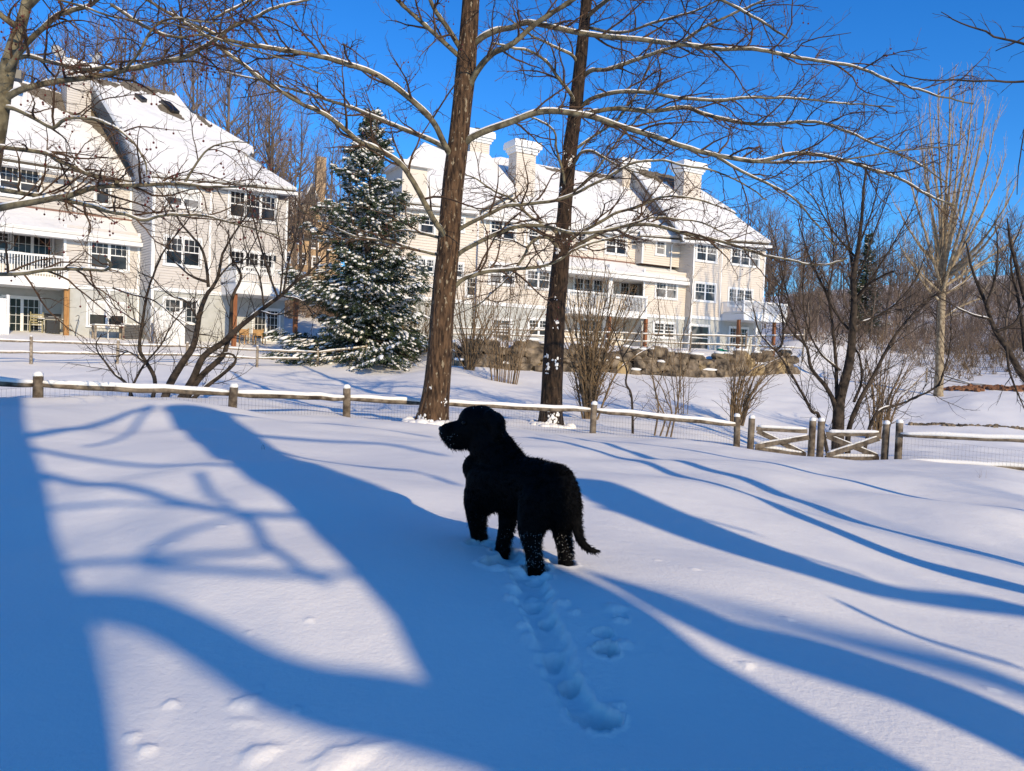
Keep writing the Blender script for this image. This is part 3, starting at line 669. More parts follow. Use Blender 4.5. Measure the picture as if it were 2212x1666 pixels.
# twigs of a tree standing just outside the right picture edge
stem_tree('roadside_tree', 'thin drooping twigs reaching in at the top right corner', 'tree', (2700, 1150), 6.0, [
    ([(2700,1200),(2680,700),(2660,400),(2640,200),(2620,60)], .07, .02),
    ([(2655,300),(2500,210),(2350,190),(2212,181),(2106,180),(2021,180),(1956,172),(1931,150)], .014, .003, 'free'),
    ([(2640,200),(2450,130),(2300,110),(2212,98),(2156,85),(2106,60),(2071,45),(2051,28)], .014, .003, 'free'),
    ([(2630,100),(2400,30),(2250,50),(2212,70),(2170,90),(2140,100)], .012, .003, 'free'),
    ([(2655,350),(2450,250),(2300,230),(2212,260),(2190,340),(2180,420)], .010, .003, 'free')],
    [dict(gap=.16, len=.30, rad=.0035, ang=(.4, 1.0), seg=5, wob=.12, k=3, bias=(0, 0, -.04), tip=.0015), dict(gap=.10, len=.12, rad=.002, ang=(.4, 1.), seg=3, wob=.15, k=3, tip=.001)], 61, cover=0, spread=.3)
# ------------------------------------------------------------------ near fence, gates
def post_mesh(m, p, h, r, g, k=12, lean=0.02):
    top = p+np.array([g.normal(0, lean), g.normal(0, lean), h])
    m.tube(np.array([p-[0, 0, .3], p+(top-p)*.5, p+(top-p)*.97, top]), [r*1.04, r, r*.98, r*.86], k=k)
    return top
def rail_mesh(m, a, b, r, g, squash=1.0):
    n = 9; t = np.linspace(0, 1, n)[:, None]; pts = a+(b-a)*t
    pts[1:-1] += g.normal(0, .006, (n-2, 3)); rr = r*(1+.12*g.normal(0, 1, n)*.5); rr[0] = r*.62; rr[-1] = r*.62; rr[1] = r*.9; rr[-2] = r*.9
    m.tube(pts, rr, k=9, squash=squash); return pts, rr
def cap_on(ms, pts, rr, g, h=.045, w=.8):
    t = pts[1]-pts[0]; n = len(pts)
    P2, r2 = smooth_path(pts[0:], rr, .12); e = np.ones(len(P2)); e[0] = e[-1] = .5
    nz = np.array([mnoise.noise(Vector((p[0]*2.5, p[1]*2.5, 3.3))) for p in P2])
    rad = (r2*w+.004)*e*(1+.18*nz); up = np.zeros_like(P2); up[:, 2] = r2*.62+h*.35*(1+.5*nz)
    ms.tube(P2+up, rad, k=10)
def wire_panel(m, a, b, ha, g0, dx=.055, dz=.105, rw=.0013):
    L = np.linalg.norm((b-a)[:2]); n = int(L/dx); z = int(ha/dz)
    for i in range(n+1):
        p = a+(b-a)*i/n; top = ha*(1+0)
        m.tube([p+[0, 0, -.15], p+[0, 0, top]], [rw, rw], k=3, cap=False)
    for j in range(z+1):
        m.tube([a+[0, 0, ha-j*dz], b+[0, 0, ha-j*dz]], [rw, rw], k=3, cap=False)
def near_fence():
    g = np.random.default_rng(5)
    posts = [(-260,845,9.6,800),(82,857,10.0,812),(501,880,11.0,836),(749,902,12.5,838),(925,915,13.45,None),(1280,937,14.5,873),(1592,962,14.6,900)]
    root = empty('split_rail_fence', on(749,902,12.5), 'weathered split rail fence with wire mesh and snow capped rails crossing behind the dog', 'fence')
    tops = []
    S = MB()
    bases = []
    for i, (u, v, d, vt) in enumerate(posts):
        p = on(u, v, d); bases.append(p)
        h = (P(u, vt, d)[2]-p[2]) if vt else .62
        m = MB(); top = post_mesh(m, p, h, .062, g); po = m.build('post', MAT['woodfence'], root, smooth=True); tops.append(top)
        S = MB(); S.blob(top+[0, 0, .012], (.062, .062, .05), .05, 12, 8, i); S.build('snow_cap', MAT['snowcap'], po, smooth=True)
    railpx = [(-260,815),(82,832),(501,852),(749,862),(925,871),(1280,888),(1592,919)]
    rz = [P(u, v, posts[i][2]) for i, (u, v) in enumerate(railpx)]
    for i in range(len(rz)-1):
        m = MB(); pts, rr = rail_mesh(m, rz[i], rz[i+1], .045, g, .9)
        ro = m.build('rail', MAT['woodfence'], root, smooth=True); S = MB(); cap_on(S, pts, rr, g, .055, .82); S.build('snow_cap', MAT['snowcap'], ro, smooth=True)
    w = MB()
    for i in range(len(rz)-1):
        a = bases[i].copy(); b = bases[i+1].copy(); a[1] -= .06; b[1] -= .06
        ha = min(rz[i][2]-a[2], rz[i+1][2]-b[2]); wire_panel(w, a, b, ha-.02, g)
    w.build('wire_mesh', MAT['wire'], root)
    # right hand stretch
    pr = [(1940,995,13.6,913),(2330,1030,12.6,940)]
    bb = []
    for i, (u, v, d, vt) in enumerate(pr):
        p = on(u, v, d); bb.append(p); m = MB(); top = post_mesh(m, p, P(u, vt, d)[2]-p[2], .062, g)
        po = m.build('post', MAT['woodfence'], root, smooth=True); S = MB(); S.blob(top+[0, 0, .012], (.062, .062, .05), .05, 12, 8, i+50); S.build('snow_cap', MAT['snowcap'], po, smooth=True)
    for (v0, v1, c) in ((941, 958, .09), (998, 1018, .08)):
        a = P(1945, v0, 13.55); b = P(2330, v1, 12.6); m = MB(); pts, rr = rail_mesh(m, a, b, .034, g, .9)
        ro = m.build('rail', MAT['woodfence'], root, smooth=True); S = MB(); cap_on(S, pts, rr, g, c, 1.15); S.build('snow_cap', MAT['snowcap'], ro, smooth=True)
    w = MB(); a = bb[0].copy(); b = bb[1].copy(); a[1] -= .06; b[1] -= .06
    wire_panel(w, a, b, P(1945, 941, 13.6)[2]-a[2]-.02, g); w.build('wire_mesh', MAT['wire'], root)
near_fence()
def gate(label, u0, v0, t0, u1, v1, t1, d0, d1, seed, mirror):
    """u0: hinge post, u1: latch post (pixels of foot, top)"""
    g = np.random.default_rng(seed)
    a = on(u0, v0, d0); b = on(u1, v1, d1); ha = P(u0, t0, d0)[2]-a[2]; hb = P(u1, t1, d1)[2]-b[2]
    root = empty('wooden_gate', (a+b)/2, label, 'gate', 'pair of wooden gates in the fence')
    S = MB()
    for p, h in ((a, ha), (b, hb)):
        m = MB(); top = post_mesh(m, p, h, .062, g, lean=.005); po = m.build('post', MAT['woodfence'], root, smooth=True)
        S = MB(); S.blob(top+[0, 0, .012], (.062, .062, .05), .05, 12, 8, seed); S.build('snow_cap', MAT['snowcap'], po, smooth=True)
    e = b-a; L = np.linalg.norm(e[:2]); eu = e/np.linalg.norm(e); up = np.array([0, 0, 1.]); nn = unit(np.cross(eu, up))
    if nn[1] > 0: nn = -nn
    def bar(p, q, w, off=0, name='bar', th=.035, snow=.05):
        m = MB(); dd = q-p; side = unit(np.cross(dd, nn)); 
        if side[2] < 0: side = -side
        o = p+nn*off
        m.box(o-side*w/2, dd, nn*th, side*w); bo = m.build(name, MAT['woodfence'], root)
        if snow:
            n = 12; t = np.linspace(.03, .97, n)[:, None]; pts = o+dd*t+nn*th*.5+side*w/2+up*snow*.25
            r = snow*.6*(1+.25*np.array([mnoise.noise(Vector((x[0]*6, x[1]*6, seed))) for x in pts])); r[0] = r[-1] = snow*.25
            S = MB(); S.tube(pts, r, k=8); S.build('snow_cap', MAT['snowcap'], bo, smooth=True)
    hz = lambda f, s: a+e*f+up*(ha*(1-f)+hb*f)*s
    bar(hz(.08, .66), hz(.92, .70), .075, 0, 'top_rail', snow=.055)
    bar(hz(.08, .04), hz(.92, .06), .075, 0, 'bottom_rail', snow=.05)
    if mirror: bar(hz(.1, .6), hz(.9, .1), .085, 0.002, 'brace', snow=.022); bar(hz(.1, .1), hz(.9, .6), .085, .04, 'brace', snow=.035)
    else: bar(hz(.1, .58), hz(.9, .08), .085, 0.002, 'brace', snow=.022); bar(hz(.08, .08), hz(.95, .55), .085, .04, 'brace', snow=.035)
    w = MB(); aa = a+nn*.09; b2 = b+nn*.09; wire_panel(w, aa, b2, min(ha, hb)*.62, g); w.build('wire_mesh', MAT['wire'], root)
gate('wooden gate with crossed braces, the left one of the pair', 1621, 964, 903, 1752, 978, 908, 14.5, 14.2, 71, False)
gate('wooden gate with crossed braces in darker shade, the right one of the pair', 1771, 980, 909, 1910, 993, 915, 14.15, 13.8, 72, True)

# ------------------------------------------------------------------ far split rail fences
def far_fence(label, px, seed, nr=2, post_h=1.1, r=.06, cap=.05, matn='woodgrey', rr_=.045):
    g = np.random.default_rng(seed); pts = [(on(u, v, d), t if t is None else P(u, t, d)[2]) for (u, v, d, t) in px]
    root = empty('split_rail_fence', pts[len(pts)//2][0], label, 'fence'); S = MB()
    for p, t in pts:
        m = MB(); h = post_h if t is None else t-p[2]; top = post_mesh(m, p, h, r, g, k=8); po = m.build('post', MAT[matn], root, smooth=True); S = MB(); S.blob(top, (r*.9, r*.9, r*.7), 0, 8, 5); S.build('snow_cap', MAT['snowcap'], po, smooth=True)
    for i in range(len(pts)-1):
        for f in ((.42, .82) if nr == 2 else (.3, .6, .88)):
            a, b = pts[i][0], pts[i+1][0]; ha = post_h if pts[i][1] is None else pts[i][1]-a[2]; hb = post_h if pts[i+1][1] is None else pts[i+1][1]-b[2]
            m = MB(); q, rr = rail_mesh(m, a+[0, 0, ha*f], b+[0, 0, hb*f], rr_, g); ro = m.build('rail', MAT[matn], root, smooth=True)
            if cap: S = MB(); cap_on(S, q, rr, g, cap*.8, .8); S.build('snow_cap', MAT['snowcap'], ro, smooth=True)
far_fence('two rail grey fence across the snowy yard below the left townhouses',
    [(-140,784,26.5,722),(67,787,29,727),(253,789,31,735),(402,791,32.5,740),(555,793,34,748),(685,790,37,755),(790,788,38.5,741),(848,765,43,722),(905,748,48,705)], 81)
far_fence('snow laden three rail fence on top of the stone wall by the right townhouses',
    [(975,742,43,703),(1060,745,44.5,706),(1100,742,45,707),(1180,745,46.5,708),(1280,748,47.5,712),(1385,751,48.5,714),(1490,757,50,716),(1610,757,52.5,718),(1735,752,56,712)], 82, nr=2, cap=.09)
far_fence('pale snowy fence on the far bank at the right picture edge', [(2000,840,50,795),(2093,860,48,828),(2200,870,46,838),(2330,882,45,850)], 83, cap=.07, matn='woodgrey')
# ------------------------------------------------------------------ the trees behind the photographer, whose shadows cross the snow
SH = unit(np.array([SUN[0], SUN[1], 0])); SIDE = np.array([SH[1], -SH[0], 0])*-1
def caster(label, cat, foot_px, dist, bands, branches, seed, extra_down=True, tw=None):
    """bands: runs of pixel pairs (edges of a shadow on the snow, far end first); the trunk stands `dist` m sunward of foot_px"""
    g = np.random.default_rng(seed); q0 = G(*foot_px); B = q0+SH*dist
    def lift(u, v):
        q = G(u, v); L = np.dot((B-q)[:2], SH[:2])/np.linalg.norm(SUN[:2]); return q+SUN*L
    base = B.copy(); base[2] = gz(B[0], B[1])
    root = empty('bare_tree', base, label, cat)
    for bi, band in enumerate(bands):
        m = MB(); pts, rad = [], []
        for (l, r) in band:
            a, b = lift(*l), lift(*r); pts.append((a+b)/2); rad.append(abs(np.dot(b-a, SIDE))/2)
        pts = np.array(pts); rad = np.array(rad)
        o = np.argsort(-pts[:, 2]); pts, rad = pts[o], rad[o]
        tg = np.gradient(pts, axis=0); tg /= np.linalg.norm(tg, axis=1)[:, None]; rad = rad*np.maximum(.35, np.abs(tg[:, 2]))
        if extra_down and bi == 0:   # carry the stem down to its roots
            e = pts[-1].copy(); e[2] = gz(e[0], e[1])-.2; pts = np.vstack([pts, [e]]); rad = np.append(rad, rad[-1]*1.05)
        t_ = np.arange(len(pts)); tt = np.linspace(0, len(pts)-1, len(pts)*8); pp = np.stack([np.interp(tt, t_, pts[:, q]) for q in range(3)], 1); rr = np.interp(tt, t_, rad)
        for _ in range(3): pp[1:-1] = (pp[:-2]+pp[1:-1]*2+pp[2:])/4; rr[1:-1] = (rr[:-2]+rr[1:-1]*2+rr[2:])/4
        m.tube(pp, rr, k=14)
        m.build('trunk' if bi == 0 else 'limb', MAT['bark'], root, smooth=True)
    mt = MB(); ml = MB()
    for (line, w) in branches:
        pts = np.array([lift(u, v) for u, v in line]); d = np.linalg.norm(G(*line[len(line)//2])[:2]); r = w/FPX*d/2*1.5+.012
        pp, rr = smooth_path(pts, np.full(len(pts), r), .15); ml.tube(pp, rr*np.linspace(1, .6, len(rr)), k=7)
        if tw: twigs(g, mt, pp, rr, 1, [tw], 0, .1)
    ml.build('branches', MAT['barkdark'], root, smooth=True); mt.build('twigs', MAT['barktwig'], root)
    return root
TW = dict(gap=.35, len=.9, rad=.010, ang=(.5, 1.1), seg=6, wob=.15, k=3, tip=.003)
# broad trunk whose shadow runs past the dog
caster('broad old tree behind the camera whose shadow runs past the dog', 'tree', (1250, 1600), 6.5,
    [[((352,887),(478,887)),((408,948),(560,940)),((480,1020),(705,1022)),((560,1070),(880,1075)),((640,1125),(1010,1125)),((725,1225),(1190,1222)),((830,1335),(1385,1335)),((890,1460),(1548,1460)),((1040,1664),(1950,1664))]],
    [([(515,1118),(549,1142),(562,1177),(600,1203),(652,1245),(700,1265)], 15), ([(300,1216),(343,1226),(490,1240),(637,1248),(760,1244)], 12),
     ([(100,1222),(147,1218),(294,1212),(450,1204),(540,1200),(570,1180)], 10),
     ([(80,1020),(130,1030),(196,1044),(319,1069),(417,1101),(515,1118),(640,1120)], 17),
     ([(60,968),(120,980),(245,1002),(380,1012),(500,1026)], 10), ([(100,1093),(200,1089),(294,1088),(417,1103)], 5), ([(422,1035),(440,1060),(456,1083),(495,1105)], 11),
     ([(310,1200),(392,1157),(450,1140),(520,1126)], 6), ([(60,945),(150,930),(250,900),(330,880)], 14), ([(330,880),(300,905),(260,950),(180,965)], 8),
     ([(1150,1600),(1020,1570),(900,1540),(800,1520),(720,1508),(620,1478),(540,1440),(460,1392),(343,1335),(260,1314),(150,1308),(60,1312)], 100),
     ([(540,940),(680,950),(820,960),(960,985)], 12), ([(560,960),(760,1000),(900,1010),(1000,1040)], 14), ([(500,900),(640,905),(800,925),(940,940)], 9),
     ([(900,1400),(960,1450),(1000,1500)], 30)], 91)
caster('wide trunk behind the camera on the left, shading the left edge of the snow', 'tree', (60, 1650), 7.0,
    [[((-140,862),(22,862)),((-170,930),(60,930)),((-190,1050),(104,1050)),((-260,1180),(128,1180)),((-300,1290),(162,1290)),((-340,1390),(206,1390)),((-380,1480),(236,1480)),((-420,1660),(285,1660))]], [], 92)
caster('leaning tree behind the camera on the right', 'tree', (2212, 1600), 6.0,
    [[((1240,1228),(1252,1240)),((1367,1330),(1404,1285)),((1564,1435),(1564,1349)),((1831,1522),(1831,1413)),((2152,1652),(2212,1552))]],
    [([(1820,1300),(2000,1380),(2212,1440)], 16)], 93)
caster('slender tree behind the camera on the right with a soft shadow', 'tree', (2212, 1318), 6.0,
    [[((1245,1034),(1254,1062)),((1457,1098),(1457,1149)),((1618,1150),(1618,1205)),((1831,1222),(1831,1264)),((2000,1264),(2000,1300)),((2212,1296),(2212,1338))]],
    [([(1300,1090),(1500,1140),(1700,1185),(1900,1240)], 6), ([(1270,1075),(1480,1110),(1650,1150)], 5)], 94)
def thin_stem(label, pts, w, dist, seed):
    g = np.random.default_rng(seed); q0 = G(*pts[-1]); B = q0+SH*dist
    P3 = []
    for (u, v) in pts:
        q = G(u, v); L = np.dot((B-q)[:2], SH[:2])/np.linalg.norm(SUN[:2]); P3.append(q+SUN*L)
    P3 = np.array(P3)[::-1]; e = P3[0].copy(); e[2] = gz(e[0], e[1])-.2; P3 = np.vstack([[e], P3])
    base = e+[0, 0, .2]; root = empty('sapling', base, label, 'sapling')
    m = MB(); t_ = np.arange(len(P3)); tt = np.linspace(0, len(P3)-1, len(P3)*6); pp = np.stack([np.interp(tt, t_, P3[:, q]) for q in range(3)], 1); rr = np.linspace(w*1.05, w*.75, len(tt))
    for _ in range(14): pp[1:-1] = (pp[:-2]+pp[1:-1]*2+pp[2:])/4
    m.tube(pp, rr, k=10); m.build('trunk', MAT['barkpale'], root, smooth=True)
thin_stem('young tree just right of the frame, nearest the fence, casting a long thin shadow', [(1190,942),(1280,955),(1457,1000),(1671,1050),(1885,1127),(2050,1172),(2212,1213)], .10, 3.4, 95)
thin_stem('young tree just right of the frame, nearer the camera, casting a long thin shadow', [(1130,945),(1200,957),(1361,989),(1511,1032),(1671,1097),(1831,1165),(2045,1242),(2212,1277)], .085, 3.1, 96)

caster('thin tree far behind the camera on the right with a faint shadow', 'tree', (2212, 1470), 17.0,
    [[((1290,1262),(1300,1285)),((1550,1300),(1550,1350)),((1800,1355),(1800,1420)),((2212,1450),(2212,1535))]], [], 97)
# ------------------------------------------------------------------ houses
def proj(X):
    w = np.asarray(X)-CAMP; z = w@Fw; return (UC+FPX*(w@CX)/z, VC-FPX*(w@CY)/z)
ZU = np.array([0, 0, 1.0])
class Fr:
    def __init__(s, O, e):
        s.O = np.array([O[0], O[1], 0.0]); s.e = np.array([e[0], e[1], 0])/math.hypot(e[0], e[1]); s.n = np.array([s.e[1], -s.e[0], 0])
    def pt(s, a, h, o=0.0): return s.O+s.e*a+s.n*o+ZU*h
    def px(s, u, v, o=0.0):
        r = ray(u, v); t = (s.n@(s.O+s.n*o-CAMP))/(s.n@r); X = CAMP+r*t; return float((X-s.O)@s.e), float(X[2])
    def X(s, u, v, o=0.0): return s.pt(*s.px(u, v, o), o)
    def roof(s, u, v, he, oe, p):
        nn = s.n*math.sin(p)+ZU*math.cos(p); Q = s.pt(0, he, oe); r = ray(u, v); t = nn@(Q-CAMP)/(nn@r); return CAMP+r*t
    def osolve(s, a, u, h=5):
        lo, hi = -8.0, 8.0
        f = lambda o: proj(s.pt(a, h, o))[0]-u
        sg = f(hi) > 0
        for _ in range(40):
            m = (lo+hi)/2
            if (f(m) > 0) == sg: hi = m
            else: lo = m
        return (lo+hi)/2
MAT['sidingL'] = noisy('siding_greige', (0.52, 0.488, 0.455), (0.565, 0.53, 0.495), 0.7, bump=0, rough=.6)
MAT['sidingR'] = noisy('siding_cream', (0.61, 0.548, 0.475), (0.655, 0.59, 0.515), 0.7, bump=0, rough=.6)
MAT['stucco'] = noisy('grey_stucco', (0.42, 0.425, 0.40), (0.47, 0.475, 0.455), 3, bump=.1)
MAT['white'] = mat('white_trim', (0.74, 0.74, 0.73), .45, .4)
MAT['shingle'] = noisy('shingles', (0.10, 0.082, 0.06), (0.19, 0.16, 0.12), 6, (1, 1, 4), bump=.4)
MAT['glass'] = glass_mat('window_glass', (0.012, 0.014, 0.017), (0.05, 0.05, 0.05))
MAT['glassR'] = glass_mat('window_glass_curtained', (0.03, 0.035, 0.04), (0.22, 0.21, 0.20))
MAT['blind'] = mat('blind', (0.55, 0.56, 0.56), .6)
MAT['flash'] = mat('flashing', (0.20, 0.11, 0.08), .6)
MAT['postwood'] = noisy('stained_post', (0.30, 0.15, 0.055), (0.42, 0.23, 0.09), 4, (4, 4, .5), bump=.2)
MAT['postred'] = noisy('red_brown_post', (0.20, 0.075, 0.035), (0.28, 0.12, 0.055), 4, (4, 4, .5), bump=.2)
MAT['black'] = mat('black_metal', (0.015, 0.015, 0.016), .4, .5)
MAT['dishgrey'] = mat('dish_grey', (0.45, 0.45, 0.43), .5)
def siding(m, F, h0, h1, rng_, o=0.0, lap=.15, dep=.03):
    h = h0
    while h < h1-.01:
        t = min(h+lap, h1); a, b = rng_(h) if callable(rng_) else rng_; a2, b2 = rng_(t) if callable(rng_) else rng_
        if b > a+.02:
            m.quad(F.pt(a, h, o+dep), F.pt(b, h, o+dep), F.pt(b2, t, o), F.pt(a2, t, o))
            m.quad(F.pt(a, h, o), F.pt(b, h, o), F.pt(b, h, o+dep), F.pt(a, h, o+dep))
        h = t
def fbox(m, F, a0, a1, h0, h1, o0, o1):
    m.box(F.pt(a0, h0, o0), F.e*(a1-a0), F.n*(o1-o0), ZU*(h1-h0))
def win(F, parent, tl, br, o=0.0, sashes=2, cols=3, rows=2, trim=.11, full=False, gmat='glass', rail=True, name='window', blind=0):
    s0, h1 = F.px(*tl, o); s1, h0 = F.px(*br, o)
    m = MB()
    fbox(m, F, s0-trim, s1+trim, h1, h1+trim*1.2, o-.02, o+.085); fbox(m, F, s0-trim*1.2, s1+trim*1.2, h0-trim*1.1, h0, o-.02, o+.095)
    fbox(m, F, s0-trim, s0, h0, h1, o-.02, o+.075); fbox(m, F, s1, s1+trim, h0, h1, o-.02, o+.075)
    w = (s1-s0)/sashes
    gp = MB()
    for i in range(sashes):
        a = s0+i*w; b = a+w; e = .045 if sashes > 1 else .03
        if i: fbox(m, F, a-.055, a+.055, h0, h1, o-.02, o+.066)
        mid = (h0+h1)/2
        for (x0, x1, y0, y1) in ((a+.03, a+.03+e, h0, h1), (b-.03-e, b-.03, h0, h1), (a+.03+e, b-.03-e, h0, h0+.05), (a+.03+e, b-.03-e, h1-.05, h1)):
            fbox(m, F, x0, x1, y0, y1, o-.02, o+.054)
        if rail and not full: fbox(m, F, a+.03+e, b-.03-e, mid-.03, mid+.03, o-.02, o+.057)
        if cols:
            g0 = mid if not full else h0
            for c in range(1, cols):
                x = a+w*c/cols; fbox(m, F, x-.011, x+.011, g0, h1, o-.015, o+.046)
            for r in range(1, rows):
                y = g0+(h1-g0)*r/rows; fbox(m, F, a, b, y-.011, y+.011, o-.015, o+.048)
        if blind: fbox(gp, F, a+.05, b-.05, h1-(h1-h0)*blind, h1-.03, o+.0375, o+.0425)
    f = m.build(name, MAT['white'], parent)
    g = MB(); fbox(g, F, s0, s1, h0, h1, o-.05, o+.0365); g.build('pane', MAT[gmat], f)
    if blind: gp.build('blind', MAT['blind'], f)
    return (s0, s1, h0, h1)
def slab(m, pts, nrm, th, inset=0.0):
    pts = np.asarray(pts); c = pts.mean(0); n = len(pts)
    top = pts+nrm*th; 
    if inset: top = top+(c-pts)/np.linalg.norm(c-pts, axis=1)[:, None]*inset
    V = np.vstack([pts, top]); i = np.arange(n); j = (i+1) % n
    # orientation
    a = np.cross(pts[1]-pts[0], pts[2]-pts[0])
    area = sum(np.cross(pts[k]-c, pts[(k+1) % n]-c) for k in range(n))
    flip = area@nrm < 0
    q = np.stack([i, j, j+n, i+n], -1); topf = (i+n)[None]; botf = i[::-1][None]
    if flip: q = q[:, ::-1]; topf = topf[:, ::-1]; botf = botf[:, ::-1]
    m.add(V, q); base = m.n-len(V); m.f.append(topf+base); m.f.append(botf+base)
def roof(F, parent, outline, he, oe, pitch, back=None, bare=(), snow=.17):
    p = R_(pitch); nrm = F.n*math.sin(p)+ZU*math.cos(p)
    pts = [F.X(*q) if len(q) == 3 else F.roof(q[0], q[1], he, oe, p) for q in outline]
    pts = np.array(pts); low = pts-nrm*(snow+.16)
    m = MB(); slab(m, low, nrm, .15); r = m.build('roof', MAT['shingle'], parent)
    m = MB(); slab(m, low+nrm*.152, nrm, snow*.65, 0.0); slab(m, low+nrm*(.154+snow*.65), nrm, snow*.35, .07); m.build('snow_cover', MAT['roofsnow'], r)
    gj = np.random.default_rng(len(outline)*7)
    for poly in bare:
        jag = []
        for (a, b), (c, d) in zip(poly, poly[1:]+poly[:1]):
            k = max(1, int(math.hypot(c-a, d-b)/3.5))
            for q in range(k): jag.append((a+(c-a)*q/k+(gj.uniform(-1.3, 1.3) if q else 0), b+(d-b)*q/k+(gj.uniform(-1.8, 1.8) if q else 0)))
        poly = jag
        q = np.array([F.roof(u, v, he, oe, p) for u, v in poly]); m = MB(); slab(m, q-nrm*.02, nrm, .05); m.build('bare_shingle', MAT['shingle'], r)
    return pts, r
def gutter(F, parent, a, b, oe, h=.17):
    """white fascia and gutter below an eave given by two pixels"""
    A = F.X(*a, oe); B = F.X(*b, oe); m = MB()
    m.box(A-ZU*(h+.12), B-A, F.n*.12, ZU*h); m.box(A-ZU*(h+.13)-F.n*.5, B-A, F.n*.5, ZU*.03); m.build('gutter', MAT['white'], parent)
def vtrim(m, F, a, h0, h1, o=0.0, w=.13): fbox(m, F, a-w/2, a+w/2, h0, h1, o-.02, o+.055)
def chimney(F, parent, o, u0, u1, vt, vb, cap=.28, caph=.35, m_='sidingR', dep=1.1):
    s0, ht = F.px(u0, vt, o); s1, _ = F.px(u1, vt, o); _, hb = F.px(u0, vb, o); hb -= 4.5
    m = MB(); siding(m, F, hb, ht, (s0, s1), o); L = Fr(F.pt(s0, 0, 0), F.n); siding(m, L, hb, ht, (o-dep, o), 0)
    fbox(m, F, s0+.01, s1-.01, hb, ht, o-dep, o-.01); c = m.build('chimney', MAT[m_], parent)
    m = MB()
    for (k, z0, z1) in ((.10, 0, caph*.25), (cap*.6, caph*.25, caph*.5), (cap, caph*.5, caph*1.0)): fbox(m, F, s0-k, s1+k, ht+z0, ht+z1-.003, o-dep-k, o+k)
    m.build('cap', MAT['white'], c)
    m = MB(); m.box(F.pt(s0-cap*.9, ht+caph, o-dep-cap*.9), F.e*(s1-s0+cap*1.8), F.n*(dep+cap*1.8), ZU*.12); m.build('snow_cover', MAT['snowcap'], c)
    m = MB(); cx = F.pt((s0+s1)/2, ht+caph, o-dep/2); m.tube([cx, cx+ZU*.35], [.17, .17], k=10); m.tube([cx+ZU*.35, cx+ZU*.42], [.24, .24], k=10); m.build('flue', MAT['black'], c)
    return s0, s1, ht+caph
def railing(F, parent, s0, s1, h0, h1, o, side=None, gap=.125):
    m = MB(); fbox(m, F, s0, s1, h1-.05, h1, o-.08, o); fbox(m, F, s0, s1, h0, h0+.05, o-.06, o-.02)
    n = int((s1-s0)/gap)
    for i in range(n+1):
        x = s0+(s1-s0)*i/n; fbox(m, F, x-.02, x+.02, h0+.05, h1-.05, o-.06, o-.02)
    for i in range(3):
        x = s0+(s1-s0)*i/2; fbox(m, F, x-.06, x+.06, h0-.1, h1+.08, o-.10, o+.02)
    if side:
        L = Fr(F.pt(s0, 0, 0), F.n); fbox(m, L, side, o, h1-.05, h1, 0, .08); fbox(m, L, side, o, h0, h0+.05, .02, .06)
        k = int(abs(o-side)/gap)
        for i in range(1, k): x = side+(o-side)*i/k; fbox(m, L, x-.02, x+.02, h0+.05, h1-.05, .02, .06)
        R2 = Fr(F.pt(s1, 0, 0), F.n)
        fbox(m, R2, side, o, h1-.05, h1, -.08, 0); fbox(m, R2, side, o, h0, h0+.05, -.06, -.02)
        for i in range(1, k): x = side+(o-side)*i/k; fbox(m, R2, x-.02, x+.02, h0+.05, h1-.05, -.06, -.02)
    r = m.build('railing', MAT['white'], parent)
    m = MB(); n = 14; pts = np.array([F.pt(s0+(s1-s0)*i/n, h1+.02, o-.04) for i in range(n+1)]); m.tube(pts, .05+.015*np.sin(np.arange(n+1)*2.1), k=6); m.build('snow_cover', MAT['roofsnow'], r)

